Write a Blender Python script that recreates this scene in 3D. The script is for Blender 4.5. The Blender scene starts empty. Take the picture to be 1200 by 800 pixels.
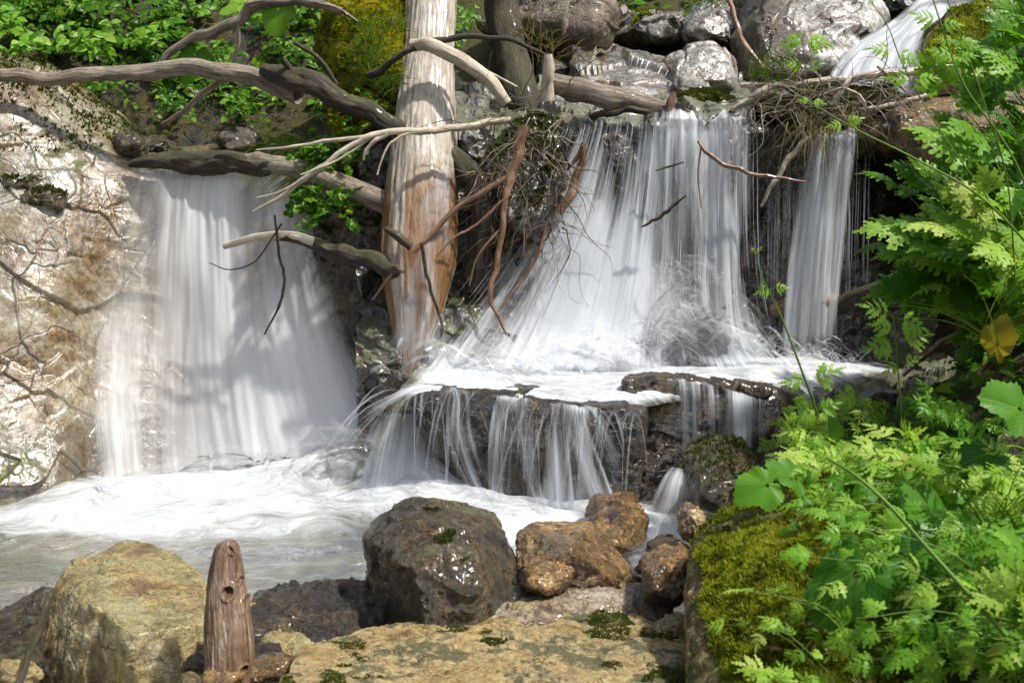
import bpy, bmesh, math, random
import numpy as np
from mathutils import Vector, Matrix

# ------------------------------------------------------------------ camera, light, exposure
SC = bpy.context.scene
COL = SC.collection
PITCH = math.radians(12.0); HALF = math.radians(24.0); CZ = 1.5
FPX = 600.0 / math.tan(HALF)
cam_d = bpy.data.cameras.new('camera'); cam = bpy.data.objects.new('camera', cam_d); COL.objects.link(cam)
cam.location = (0, 0, CZ); cam.rotation_euler = (math.pi/2 - PITCH, 0, 0)
cam_d.sensor_width = 36; cam_d.lens = 18/math.tan(HALF); cam_d.clip_start = .02; cam_d.clip_end = 300
cam_d.dof.use_dof = True; cam_d.dof.focus_distance = 4.5; cam_d.dof.aperture_fstop = 6.3
SC.camera = cam
SUN_EL, SUN_AZ = math.radians(60), math.radians(104)      # azimuth measured from +Y towards +X
sun_dir = Vector((math.sin(SUN_AZ)*math.cos(SUN_EL), math.cos(SUN_AZ)*math.cos(SUN_EL), math.sin(SUN_EL)))
w = bpy.data.worlds.new("World"); SC.world = w; w.use_nodes = True
wn = w.node_tree.nodes; bg = wn['Background']
sky = wn.new('ShaderNodeTexSky'); sky.sky_type = 'NISHITA'; sky.sun_disc = False
sky.sun_elevation = SUN_EL; sky.sun_rotation = SUN_AZ
sky.air_density = 1.0; sky.dust_density = 2.0; sky.ozone_density = 0.6
hs = wn.new('ShaderNodeHueSaturation'); hs.inputs['Saturation'].default_value = .45      # thin bright haze whitens the blue
w.node_tree.links.new(sky.outputs[0], hs.inputs['Color']); w.node_tree.links.new(hs.outputs[0], bg.inputs[0]); bg.inputs[1].default_value = 0.15
sd = bpy.data.lights.new('sun', 'SUN'); sd.energy = 4.0; sd.angle = math.radians(2.0); sd.color = (1, .95, .87)
so = bpy.data.objects.new('sun', sd); COL.objects.link(so)
so.rotation_euler = sun_dir.to_track_quat('Z', 'Y').to_euler(); so.location = (4, 4, 8)
SC.view_settings.view_transform = 'Standard'; SC.view_settings.look = 'None'
SC.view_settings.exposure = 0.64; SC.view_settings.gamma = 1
SC.cycles.transparent_max_bounces = 16
SC.cycles.use_adaptive_sampling = True; SC.cycles.adaptive_threshold = .03
SC.cycles.max_bounces = 4; SC.cycles.diffuse_bounces = 2; SC.cycles.glossy_bounces = 2; SC.cycles.transmission_bounces = 3

# ------------------------------------------------------------------ helpers
def P(px, py, Y):
    """world point at depth Y seen at photo pixel (px,py)"""
    a = (px-600)/FPX; b = -(py-400)/FPX
    t = Y/(math.cos(PITCH)+b*math.sin(PITCH))
    return (a*t, Y, CZ+t*(b*math.cos(PITCH)-math.sin(PITCH)))
def PA(L): return np.array([P(*q) for q in L], float)

def _hash(i, j, k, s):
    h = (i.astype(np.uint32)*np.uint32(374761393) + j.astype(np.uint32)*np.uint32(668265263)
         + k.astype(np.uint32)*np.uint32(2246822519) + np.uint32((s*3266489917+374761)&0xffffffff))
    h ^= h >> np.uint32(15); h *= np.uint32(2246822519); h ^= h >> np.uint32(13)
    h *= np.uint32(3266489917); h ^= h >> np.uint32(16)
    return h
_G = np.array([(1,1,0),(-1,1,0),(1,-1,0),(-1,-1,0),(1,0,1),(-1,0,1),(1,0,-1),(-1,0,-1),(0,1,1),(0,-1,1),(0,1,-1),(0,-1,-1),(1,1,0),(-1,1,0),(0,-1,1),(0,-1,-1)], float)
def perlin(p, s=0):
    i = np.floor(p).astype(np.int64); f = p-i; u = f*f*f*(f*(f*6-15)+10)
    out = 0
    for a in (0,1):
        wa = u[:,0] if a else 1-u[:,0]
        for b in (0,1):
            wb = u[:,1] if b else 1-u[:,1]
            for c in (0,1):
                wc = u[:,2] if c else 1-u[:,2]
                g = _G[_hash(i[:,0]+a, i[:,1]+b, i[:,2]+c, s) & np.uint32(15)]
                d = (f[:,0]-a)*g[:,0]+(f[:,1]-b)*g[:,1]+(f[:,2]-c)*g[:,2]
                out = out + wa*wb*wc*d
    return out
def fbm(p, scale=1, octv=4, s=0, gain=.5, ridged=False):
    out = 0; a = 1; tot = 0; q = p*scale
    for o in range(octv):
        n = perlin(q+o*17.3, s+o)
        if ridged: n = 1-2*np.abs(n)
        out = out+a*n; tot += a; a *= gain; q = q*2.03
    return out/tot
def worley(p, scale=1, s=0):
    q = p*scale; i = np.floor(q).astype(np.int64)
    f1 = np.full(len(q), 9.); f2 = np.full(len(q), 9.); vec = np.zeros_like(q); hid = np.zeros(len(q), np.uint32)
    for a in (-1,0,1):
        for b in (-1,0,1):
            for c in (-1,0,1):
                ii = i+np.array([a,b,c]); h = _hash(ii[:,0], ii[:,1], ii[:,2], s)
                cx = ii+np.stack([(h & 1023)/1023., ((h>>np.uint32(10)) & 1023)/1023., ((h>>np.uint32(20)) & 1023)/1023.], 1)
                d = q-cx; r = np.sqrt((d*d).sum(1)); nw = r < f1
                f2 = np.where(nw, f1, np.minimum(f2, r)); vec[nw] = d[nw]; hid[nw] = h[nw]; f1 = np.where(nw, r, f1)
    return f1, f2, vec, hid
def facet(p, scale, s=0):
    """plane-like chips: piecewise linear displacement with sharp breaks"""
    wp = p+0.12/scale*np.stack([perlin(p*scale*1.7, s+5), perlin(p*scale*1.7, s+6), perlin(p*scale*1.7, s+7)], 1)
    f1, f2, v, h = worley(wp, scale, s)
    r = np.stack([((h*np.uint32(k)) >> np.uint32(8) & np.uint32(1023))/511.5-1 for k in (3,7,13)], 1)
    return (v*r).sum(1)/scale

def normals(V, F):
    n = np.zeros_like(V)
    k = F.shape[1]
    fn = np.cross(V[F[:,1]]-V[F[:,0]], V[F[:,2 if k == 3 else 3]]-V[F[:,0]]) if k == 3 else np.cross(V[F[:,2]]-V[F[:,0]], V[F[:,3]]-V[F[:,1]])
    for c in range(k):
        for d in range(3):
            n[:,d] += np.bincount(F[:,c], fn[:,d], len(V))
    return n/np.maximum(np.linalg.norm(n, axis=1, keepdims=True), 1e-9)

def mk(name, V, F, mat, parent=None, uv=None, attrs=None, smooth=True, loc=None):
    """one mesh object; origin at its base, children share the parent's origin"""
    V = np.asarray(V, float); F = np.asarray(F, np.int32)
    if parent is not None: L = np.array(parent['_o'])
    elif loc is not None: L = np.array(loc, float)
    else: L = np.array([V[:,0].mean(), V[:,1].mean(), V[:,2].min()])
    me = bpy.data.meshes.new(name); k = F.shape[1]
    me.vertices.add(len(V)); me.vertices.foreach_set('co', (V-L).astype(np.float32).ravel())
    me.loops.add(F.size); me.loops.foreach_set('vertex_index', F.ravel())
    me.polygons.add(len(F)); me.polygons.foreach_set('loop_start', np.arange(len(F), dtype=np.int32)*k)
    me.polygons.foreach_set('loop_total', np.full(len(F), k, np.int32))
    me.update(calc_edges=True); me.validate()
    me.polygons.foreach_set('use_smooth', np.full(len(me.polygons), smooth))
    if uv is not None:
        l = me.uv_layers.new(name='UVMap'); l.data.foreach_set('uv', uv[F.ravel()].astype(np.float32).ravel())
    for k_, a in (attrs or {}).items():
        t = me.attributes.new(k_, 'FLOAT', 'POINT'); t.data.foreach_set('value', np.asarray(a, np.float32))
    me.materials.append(mat)
    o = bpy.data.objects.new(name, me); COL.objects.link(o)
    if parent is not None: o.parent = parent
    else: o.location = L
    o['_o'] = list(map(float, L))
    return o
def empty(name, loc):
    o = bpy.data.objects.new(name, None); COL.objects.link(o); o.location = loc; o['_o'] = list(map(float, loc)); o.empty_display_size = .1
    return o
def tag(o, label=None, cat=None, group=None, kind=None):
    if label: o['label'] = label
    if cat: o['category'] = cat
    if group: o['group'] = group
    if kind: o['kind'] = kind
    return o

def grid_faces(nr, nc):
    i = np.arange(nr-1)[:,None]*nc+np.arange(nc-1)[None,:]; i = i.ravel()
    return np.stack([i, i+nc, i+nc+1, i+1], 1)
def cr(C, n, axis=0):
    """Catmull-Rom resample along axis"""
    C = np.moveaxis(np.asarray(C, float), axis, 0); m = len(C)
    t = np.linspace(0, m-1, n); i = np.minimum(t.astype(int), m-2); f = (t-i).reshape((-1,)+(1,)*(C.ndim-1))
    E = np.concatenate([2*C[:1]-C[1:2], C, 2*C[-1:]-C[-2:-1]])
    p0, p1, p2, p3 = E[i], E[i+1], E[i+2], E[i+3]
    r = .5*((2*p1)+(-p0+p2)*f+(2*p0-5*p1+4*p2-p3)*f*f+(-p0+3*p1-3*p2+p3)*f**3)
    return np.moveaxis(r, 0, axis)
def patch(ctrl, nr, nc):
    C = np.array([[P(*q) if len(q) == 3 else q[:3] for q in row] for row in ctrl], float)
    G = cr(cr(C, nr, 0), nc, 1)
    return G.reshape(-1, 3), grid_faces(nr, nc)
def rough(V, F, s, big=.05, chip=.05, fine=.008, sc=1., layers=0, small=1.):
    """rock relief along the normal"""
    n = normals(V, F)
    d = big*fbm(V, 1.3*sc, 3, s)+chip*8*facet(V, 2.6*sc, s+3)+small*(chip*9*facet(V, 7*sc, s+9)+chip*6*facet(V, 19*sc, s+13))+fine*2.2*fbm(V, 13*sc, 5, s+20, .62)+fine*1.2*fbm(V, 6*sc, 3, s+31, .6, True)
    if layers: # stratified ledges
        q = V.copy(); q[:,2] += .25*q[:,0]; q[:,0] *= .25; q[:,1] *= .25
        d = d+layers*fbm(q, 6*sc, 3, s+40, .5, True)
    return V+n*d[:,None]
_ico = {}
def ico(sub):
    if sub not in _ico:
        bm = bmesh.new(); bmesh.ops.create_icosphere(bm, subdivisions=sub, radius=1)
        V = np.array([v.co[:] for v in bm.verts]); F = np.array([[v.index for v in f.verts] for f in bm.faces]); bm.free()
        _ico[sub] = (V/np.linalg.norm(V, axis=1, keepdims=True), F)
    return _ico[sub]
def hull_rock(pts, sub=6, k=40, s=0, big=.04, chip=.035, fine=.006, sc=1.5, layers=0, cuts=9, small=1.):
    pts = np.asarray(pts, float)
    bm = bmesh.new()
    for q in pts: bm.verts.new(q)
    bmesh.ops.convex_hull(bm, input=bm.verts); bm.normal_update()
    pl = [(f.normal.copy(), f.verts[0].co.copy()) for f in bm.faces]; bm.free()
    lo, hi = pts.min(0), pts.max(0); c = (lo+hi)/2*.5+pts.mean(0)*.5; h = (hi-lo)/2
    D, F = ico(sub)
    acc = np.zeros(len(D)); seen = set()
    for n, q in pl:
        n = np.array(n); d = n@(np.array(q)-c)
        if d < 0: n, d = -n, -d
        nn = n*h; key = tuple(np.round(nn/max(d, 1e-4), 2))
        if key in seen: continue
        seen.add(key)
        acc += np.maximum(D@nn/max(d, 1e-4), 0)**k
    rc = np.random.RandomState(s+7)      # broken-off corners
    for _ in range(cuts):
        n = rc.randn(3); n /= np.linalg.norm(n); sup = (((pts-c)/h)@n).max(); acc += np.maximum(D@n/(sup*(.68+.20*rc.rand())), 0)**k
    r = acc**(-1/k); V = c+D*h*r[:,None]
    return rough(V, F, s, big, chip, fine, sc, layers, small), F
def outline_pts(poly, Y, thick, lean=0.1):
    """3D hull points for a boulder whose outline is poly, leaning back upwards"""
    a = np.array(poly, float); c = a.mean(0); out = []
    for px, py in a:
        y = Y+lean*(c[1]-py)/100; out.append(P(px, py, y))
        qx, qy = c+(np.array([px, py])-c)*.6
        out.append(P(qx, qy, y-thick*.45)); 
        b = np.array(P(px, py, y)); cc = np.array(P(c[0], c[1], y)); bb = cc+(b-cc)*.8; out.append((bb[0], bb[1]+thick*.7, bb[2]-.02))
    return out

def tube(path, rad, seg=10, res=6, s=0, bump=.12, knots=0, flat=1.0, cap=True, vscale=1.):
    """tapered, knobbly branch; returns V,F(quads),uv"""
    path = np.asarray(path, float); m = len(path); n = (m-1)*res+1
    C = cr(path, n); R = np.interp(np.linspace(0, 1, n), np.linspace(0, 1, len(rad)), rad)
    if bump > .1 and m > 3:     # kinks
        Ls = np.concatenate([[0], np.cumsum(np.linalg.norm(np.diff(C, axis=0), axis=1))]); z = Ls/max(R.mean(), .002)*.16
        C = C+(R*np.sin(np.linspace(0, np.pi, n))**.5)[:,None]*np.stack([perlin(np.stack([z, z*0+s*1.7, z*0+j*9.1], 1), s) for j in range(3)], 1)*1.1
    T = np.gradient(C, axis=0); T /= np.maximum(np.linalg.norm(T, axis=1, keepdims=True), 1e-9)
    u = np.cross(T[0], [0.13, 0.3, 1.]); u /= np.linalg.norm(u); U = [u]
    for i in range(1, n):
        u = U[-1]-T[i]*(U[-1]@T[i]); U.append(u/np.linalg.norm(u))
    U = np.array(U); B = np.cross(T, U)
    th = np.linspace(0, 2*np.pi, seg+1)
    ring = U[:,None,:]*np.cos(th)[None,:,None]+B[:,None,:]*np.sin(th)[None,:,None]*flat
    L = np.concatenate([[0], np.cumsum(np.linalg.norm(np.diff(C, axis=0), axis=1))])
    # noise sampled on a closed loop so that the seam matches
    q = np.stack([np.broadcast_to(np.cos(th)*1.2, (n, seg+1)), np.broadcast_to(np.sin(th)*1.2, (n, seg+1)), np.broadcast_to(L[:,None]/max(R.mean(), .002)*.22, (n, seg+1))], -1).reshape(-1, 3)
    d = 1+bump*.8*fbm(q*[3.2,3.2,.28], 1.6, 3, s+15, .6, True)+bump*.55*fbm(q*[3,3,1.6], 2.2, 4, s+8, .6)+bump*fbm(q, 1.0, 3, s)*1.6+bump*.5*fbm(q*[2.5,2.5,.6], 1.5, 2, s+4, .5, True)
    if knots: 
        rng = np.random.RandomState(s)
        for _ in range(knots):
            a, l = rng.rand()*6.28, rng.rand()*L[-1]
            dx = (q[:,0]-1.2*np.cos(a))**2+(q[:,1]-1.2*np.sin(a))**2+((np.repeat(L, seg+1)-l)/(R.mean()*1.3))**2
            d = d+.35*np.exp(-dx*2.2)
    V = (C[:,None,:]+ring*(R[:,None,None]*d.reshape(n, seg+1, 1))).reshape(-1, 3)
    F = grid_faces(n, seg+1)
    uv = np.stack([np.broadcast_to(th/(2*np.pi)*R.mean()*6.28, (n, seg+1)), np.broadcast_to(L[:,None], (n, seg+1))], -1).reshape(-1, 2)*vscale
    if cap:
        b = len(V); V = np.vstack([V, C[:1]-T[:1]*R[0]*.12, C[-1:]+T[-1:]*R[-1]*.35])
        uv = np.vstack([uv, uv[:1], uv[-1:]])
        e = (n-1)*(seg+1); k = np.arange(seg)
        F = np.vstack([F, np.stack([k+1, k, np.full(seg, b), np.full(seg, b)], 1), np.stack([e+k, e+k+1, np.full(seg, b+1), np.full(seg, b+1)], 1)])
    return V, F, uv
def tri(F):
    F = np.asarray(F)
    if F.shape[1] == 3: return F
    T = np.vstack([F[:,[0,1,2]], F[:,[0,2,3]]])
    return T[(T[:,0] != T[:,1]) & (T[:,1] != T[:,2]) & (T[:,0] != T[:,2])]
class Acc:
    def __init__(s): s.V = []; s.F = []; s.A = []; s.U = []; s.n = 0
    def add(s, V, F, a=0., uv=None):
        F = tri(F); s.V.append(V); s.F.append(F+s.n); s.A.append(np.full(len(V), a) if np.isscalar(a) else a)
        s.U.append(uv if uv is not None else np.zeros((len(V), 2))); s.n += len(V)
    def build(s, name, mat, parent=None, smooth=True, attr='rnd', loc=None):
        return mk(name, np.vstack(s.V), np.vstack(s.F), mat, parent, uv=np.vstack(s.U), attrs={attr: np.concatenate(s.A)}, smooth=smooth, loc=loc)

# ------------------------------------------------------------------ node helpers
class NT:
    def __init__(self, name):
        self.m = bpy.data.materials.new(name); self.m.use_nodes = True; self.t = self.m.node_tree
        self.t.nodes.clear(); self.out = self.t.nodes.new('ShaderNodeOutputMaterial')
    def n(self, typ, ins=None, **props):
        d = self.t.nodes.new('ShaderNode'+typ)
        for k, v in props.items(): setattr(d, k, v)
        for k, v in (ins or {}).items(): self.set(d.inputs[k], v)
        return d
    def set(self, sock, v):
        if isinstance(v, bpy.types.NodeSocket): self.t.links.new(v, sock)
        elif isinstance(v, bpy.types.Node): self.t.links.new(v.outputs[0], sock)
        else:
            if isinstance(v, (tuple, list)) and len(v) == 3 and sock.type == 'RGBA': v = (*v, 1)
            sock.default_value = v
    def math(self, op, a, b=None, clamp=False):
        d = self.n('Math', {0: a}, operation=op, use_clamp=clamp)
        if b is not None: self.set(d.inputs[1], b)
        return d.outputs[0]
    def ramp(self, f, stops, interp='LINEAR'):
        d = self.n('ValToRGB', {0: f}); e = d.color_ramp.elements; d.color_ramp.interpolation = interp
        while len(e) < len(stops): e.new(.5)
        for k, (p, c) in enumerate(stops):
            e[k].position = p; e[k].color = (c, c, c, 1) if isinstance(c, (int, float)) else (*c, 1)
        return d.outputs[0]
    def mix(self, f, a, b, blend='MIX'):
        d = self.n('Mix', data_type='RGBA', blend_type=blend)
        self.set(d.inputs[0], f); self.set(d.inputs[6], a); self.set(d.inputs[7], b); return d.outputs[2]
    def noise(self, vec, scale, detail=6, rough=.6, dist=0.):
        return self.n('TexNoise', {'Vector': vec, 'Scale': scale, 'Detail': detail, 'Roughness': rough, 'Distortion': dist}).outputs[0]
    def mapv(self, vec, sc=(1,1,1), rot=(0,0,0), loc=(0,0,0)):
        return self.n('Mapping', {0: vec, 'Scale': sc, 'Rotation': rot, 'Location': loc}).outputs[0]
    def attr(self, name): return self.n('Attribute', attribute_name=name).outputs['Fac']
    def done(self, sh):
        self.set(self.out.inputs[0], sh); return self.m

def rock_mat(name, cols, moss=0., moss_at=.5, wet=.4, dark=.5, crack=.7, sc=1., bump=.5, mossc=((.03,.05,.006),(.13,.16,.02)), speck=.4, wetz=None, off=0., strat=0., up=.5, mott=.8, hue=None):
    T = NT(name); g = T.n('NewGeometry'); pos = T.mapv(g.outputs['Position'], loc=(off, off*.7, off*1.3))
    big = T.noise(pos, 2.2*sc, 3, .6, .4); mid = T.noise(pos, 9*sc, 5, .7, .3); fin = T.noise(pos, 55*sc, 4, .75)
    f = T.math('ADD', T.math('MULTIPLY', big, .45), T.math('ADD', T.math('MULTIPLY', mid, .35), T.math('MULTIPLY', fin, .2)))
    k = len(cols); col = T.ramp(f, [(.40+.21*i/(k-1), c) for i, c in enumerate(cols)])
    # ochre / dark staining with its own outline
    st = T.ramp(T.noise(T.mapv(pos, (1, 1, .45)), 4*sc, 6, .72, .8), [(.5, 0), (.57, 1)])
    col = T.mix(T.math('MULTIPLY', st, dark), col, T.mix(T.ramp(fin, [(.42, 0), (.6, 1)]), (.035,.022,.010), (.20,.115,.035)))
    mt = T.ramp(T.noise(T.mapv(pos, (1, 1, .7), (.3, .2, 0)), 20*sc, 5, .8, .6), [(.44, 1), (.50, .35), (.56, 0)])
    col = T.mix(T.math('MULTIPLY', mt, mott), col, T.mix(1., col, (.30,.24,.17), 'MULTIPLY'))
    # lichen flecks
    sp = T.ramp(T.noise(pos, 95*sc, 2, .8), [(.60, 0), (.66, 1)])
    col = T.mix(T.math('MULTIPLY', sp, speck), col, (.02,.018,.014))
    # cracks
    wv = T.n('VectorMath', {0: pos, 1: T.n('VectorMath', {0: T.n('TexNoise', {'Vector': pos, 'Scale': 3.5*sc, 'Detail': 3}).outputs[1], 'Scale': .35}, operation='SCALE').outputs[0]}, operation='ADD').outputs[0]
    vo = T.n('TexVoronoi', {'Vector': T.mapv(wv, (1, 1, 2.8), (.2, .7, .3)), 'Scale': 1.9*sc}, feature='DISTANCE_TO_EDGE').outputs[0]
    vo2 = T.n('TexVoronoi', {'Vector': T.mapv(wv, (2.6, 1, .8), (.3, .5, 0)), 'Scale': 4.5*sc}, feature='DISTANCE_TO_EDGE').outputs[0]
    ck = T.math('MAXIMUM', T.ramp(vo, [(0, 1), (.016, 0)]), T.math('MULTIPLY', T.ramp(vo2, [(0, 1), (.02, 0)]), .6))
    ck = T.math('MULTIPLY', ck, T.ramp(T.noise(pos, 3.2*sc, 3, .5), [(.46, 0), (.56, 1)]))
    col = T.mix(T.math('MULTIPLY', ck, crack), col, (.012,.009,.006))
    nz = T.n('SeparateXYZ', {0: g.outputs['Normal']}).outputs[2]
    rgh = T.ramp(T.noise(pos, 6*sc, 3, .6), [(.35, max(.08, .42-wet*.4)), (.65, .85-wet*.55)])
    h = T.math('ADD', T.math('MULTIPLY', mid, .6), T.math('ADD', T.math('MULTIPLY', fin, .35), T.math('MULTIPLY', ck, -.7)))
    h = T.math('ADD', h, T.math('MULTIPLY', T.noise(pos, 160*sc, 2, .7), .22))
    if strat: h = T.math('ADD', h, T.math('MULTIPLY', T.noise(T.mapv(pos, (2, 2, 14), (0, .25, 0)), 2*sc, 5, .6, .5), strat))
    if wetz is not None:
        z = T.n('SeparateXYZ', {0: g.outputs['Position']}).outputs[2]
        wm = T.ramp(T.math('ADD', T.math('SUBTRACT', wetz+.5, z), T.math('MULTIPLY', mid, .16)), [(.5, 0), (.62, 1)])
        col = T.mix(wm, col, T.mix(.55, col, (.10,.055,.02), 'MULTIPLY')); rgh = T.mix(wm, rgh, (.18,.18,.18))
    if moss > 0:
        mm = T.math('ADD', T.math('MULTIPLY', nz, up), T.math('ADD', T.math('MULTIPLY', big, .9), T.math('MULTIPLY', mid, .7)))
        mm = T.ramp(T.math('SUBTRACT', mm, moss_at), [(.48, 0), (.56, 1)])
        mcol = T.mix(T.ramp(T.noise(pos, 38, 4, .75), [(.35, 0), (.65, 1)]), mossc[0], mossc[1])
        col = T.mix(T.math('MULTIPLY', mm, moss), col, mcol); rgh = T.mix(T.math('MULTIPLY', mm, moss), rgh, (.95,.95,.95))
        h = T.math('ADD', h, T.math('MULTIPLY', T.math('MULTIPLY', mm, T.noise(pos, 120, 2, .8)), 1.2))
    bp = T.n('Bump', {'Strength': bump, 'Distance': .03, 'Height': h})
    b = T.n('BsdfPrincipled', {'Base Color': col, 'Roughness': rgh, 'Normal': bp.outputs[0], 'Specular IOR Level': .5+.4*wet, 'Coat Weight': wet*.6, 'Coat Roughness': .22})
    return T.done(b)

def bark_mat(name, cols, wet=.2, moss=0., bump=.6, glossv=None, stain=None):
    T = NT(name); uv = T.n('TexCoord').outputs['UV']; g = T.n('NewGeometry'); pos = g.outputs['Position']
    st = T.noise(T.mapv(uv, (60, 7, 1)), 1.5, 5, .7, .6); pn = T.noise(pos, 9, 6, .65); fn = T.noise(T.mapv(uv, (160, 25, 1)), 2, 4, .7)
    f = T.math('ADD', T.math('MULTIPLY', st, .5), T.math('ADD', T.math('MULTIPLY', pn, .35), T.math('MULTIPLY', fn, .15)))
    col = T.ramp(f, [(.36+.28*i/(len(cols)-1), c) for i, c in enumerate(cols)])
    col = T.mix(T.ramp(T.noise(T.mapv(uv, (90, 4, 1)), 1.3, 5, .8, 1.), [(.60, 0), (.66, .8)]), col, (.015,.01,.007))
    rg = T.ramp(pn, [(.4, .75-.5*wet), (.6, .95-.6*wet)])
    if stain:
        sm = T.ramp(T.noise(T.mapv(uv, (13, .6, 1)), 1., 3, .5), [(.46, 0), (.51, 1)]); zz = T.n('SeparateXYZ', {0: pos}).outputs[2]
        sm = T.math('MULTIPLY', sm, T.math('MULTIPLY', T.math('SUBTRACT', T.math('ADD', 1.12, T.math('MULTIPLY', st, .3)), zz), 6., True))
        col = T.mix(sm, col, T.mix(fn, tuple(x*.45 for x in stain), tuple(x*1.5 for x in stain)))
    h = T.math('ADD', st, T.math('MULTIPLY', fn, .5))
    if moss:
        nz = T.n('SeparateXYZ', {0: g.outputs['Normal']}).outputs[2]
        mm = T.math('MULTIPLY', T.ramp(T.math('ADD', T.math('MULTIPLY', nz, .3), T.noise(pos, 14, 5, .7)), [(.58, 0), (.7, 1)]), moss)
        col = T.mix(mm, col, (.07,.085,.012)); rg = T.mix(mm, rg, (.95,.95,.95))
    bp = T.n('Bump', {'Strength': bump, 'Distance': .012, 'Height': h})
    return T.done(T.n('BsdfPrincipled', {'Base Color': col, 'Roughness': rg, 'Normal': bp.outputs[0], 'Coat Weight': wet*.6, 'Coat Roughness': .1}))

def leaf_mat(name, cols, trans=.4, rough=.45, veins=0., yellow=.08):
    T = NT(name); r = T.attr('rnd'); pos = T.n('NewGeometry').outputs['Position']
    col = T.ramp(r, [(i/(len(cols)-1), c) for i, c in enumerate(cols)])
    col = T.mix(T.math('MULTIPLY', T.noise(pos, 30, 4, .6), .5), col, T.mix(1., col, (.45,.6,.35), 'MULTIPLY'))
    if yellow: col = T.mix(T.ramp(T.noise(pos, 7, 5, .7), [(.62, 0), (.68, yellow*5)]), col, (.30,.26,.05))
    ins = {'Base Color': col, 'Roughness': rough, 'Specular IOR Level': .16}
    if veins:
        uv = T.n('TexCoord').outputs['UV']; sx = T.n('SeparateXYZ', {0: uv})
        a = T.math('ABSOLUTE', sx.outputs[0]); ph = T.math('SUBTRACT', T.math('MULTIPLY', sx.outputs[1], 9.), T.math('MULTIPLY', a, 7.))
        v = T.math('MAXIMUM', T.ramp(T.math('PINGPONG', ph, .5), [(0, 1), (.09, 0)]), T.ramp(a, [(0, 1), (.035, 0)]))
        col = T.mix(T.math('MULTIPLY', v, veins), col, T.mix(.5, col, (.35,.45,.2))); ins['Base Color'] = col
        ins['Normal'] = T.n('Bump', {'Strength': .35, 'Distance': .006, 'Height': T.math('SUBTRACT', T.noise(pos, 28, 3, .5), v)}).outputs[0]
    b = T.n('BsdfPrincipled', ins); tr = T.n('BsdfTranslucent', {'Color': T.mix(1., col, (1.5,1.5,.7), 'MULTIPLY')})
    return T.done(T.n('MixShader', {0: trans, 1: b.outputs[0], 2: tr.outputs[0]}))

def fall_mat(name, fx=26., fy=.9, lo=.42, hi=.62, base=.15, top=.95, tint=(.80,.84,.90), off=0.):
    """long silky threads of falling water: white where dense, clear between"""
    T = NT(name); uv = T.mapv(T.n('TexCoord').outputs['UV'], loc=(off, off*.37, 0)); den = T.attr('den')
    a = T.noise(T.mapv(uv, (fx, fy, 1)), 1., 6, .62, .25); b = T.noise(T.mapv(uv, (fx*4.5, fy*1.6, 1)), 1., 4, .6, .1); c = T.noise(T.mapv(uv, (fx*.2, fy*.8, 1)), 1., 3, .5, .5)
    s = T.math('ADD', T.math('MULTIPLY', a, .40), T.math('ADD', T.math('MULTIPLY', b, .16), T.math('ADD', T.math('MULTIPLY', c, .95), -.255)))
    s = T.math('ADD', s, T.math('MULTIPLY', T.math('SUBTRACT', den, .5), .30))
    al = T.ramp(s, [(lo, base), ((lo+hi)/2, (base+top)*.45), (hi, top)])
    al = T.math('MULTIPLY', al, T.math('MULTIPLY', den, 3., True), True)
    bp = T.n('Bump', {'Strength': .55, 'Distance': .03, 'Height': s})
    col = T.mix(T.ramp(b, [(.35, 0), (.65, 1)]), tuple(x*.86 for x in tint), tint)
    sh = T.n('BsdfPrincipled', {'Base Color': col, 'Roughness': .45, 'Normal': bp.outputs[0], 'Specular IOR Level': .5})
    tr = T.n('BsdfTranslucent', {'Color': tint}); w_ = T.n('MixShader', {0: .35, 1: sh.outputs[0], 2: tr.outputs[0]}); w_.inputs[0].default_value = .5
    return T.done(T.n('MixShader', {0: al, 1: T.n('BsdfTransparent').outputs[0], 2: w_.outputs[0]}))
def thread_mat(name, al=.6, tint=(.86,.89,.93)):
    T = NT(name); den = T.attr('den')
    sh = T.n('BsdfPrincipled', {'Base Color': tint, 'Roughness': .35}); tr = T.n('BsdfTranslucent', {'Color': tint})
    w_ = T.n('MixShader', {0: .4, 1: sh.outputs[0], 2: tr.outputs[0]})
    return T.done(T.n('MixShader', {0: T.math('MULTIPLY', den, al), 1: T.n('BsdfTransparent').outputs[0], 2: w_.outputs[0]}))
# ------------------------------------------------------------------ materials
M = {}
PALE = [(.13,.095,.05), (.30,.25,.17), (.46,.42,.35), (.58,.56,.51)]
M['cliff'] = rock_mat('pale_limestone', [(.11,.06,.02), (.22,.17,.095), (.32,.295,.235), (.46,.45,.425)], moss=1, moss_at=.70, wet=.6, dark=.8, crack=1., sc=.8, strat=.2, up=.5, mott=.45, bump=.35, wetz=.22, mossc=((.018,.016,.005),(.10,.10,.012)))
M['dark_cliff'] = rock_mat('dark_wet_rock', [(.012,.011,.009), (.03,.026,.02), (.06,.05,.035), (.13,.10,.07)], moss=.5, moss_at=.62, wet=.9, dark=.4, sc=1., strat=.6, off=3)
M['dark_slab'] = rock_mat('dark_wet_boulder', [(.006,.005,.003), (.015,.011,.006), (.028,.019,.010), (.08,.05,.024)], moss=0, wet=.5, dark=.6, sc=1.6, bump=1., strat=.5, off=8)
M['block'] = rock_mat('brown_wet_block', [(.010,.007,.004), (.035,.022,.011), (.09,.05,.022), (.24,.15,.07)], moss=0, wet=.65, dark=.6, sc=2., bump=1., strat=.6, off=9)
M['ochre'] = rock_mat('ochre_wet_boulder', [(.025,.014,.004), (.17,.085,.013), (.38,.22,.045), (.54,.41,.18)], moss=.0, wet=.9, dark=.75, sc=2.2, bump=.8, off=5, wetz=.08)
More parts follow.
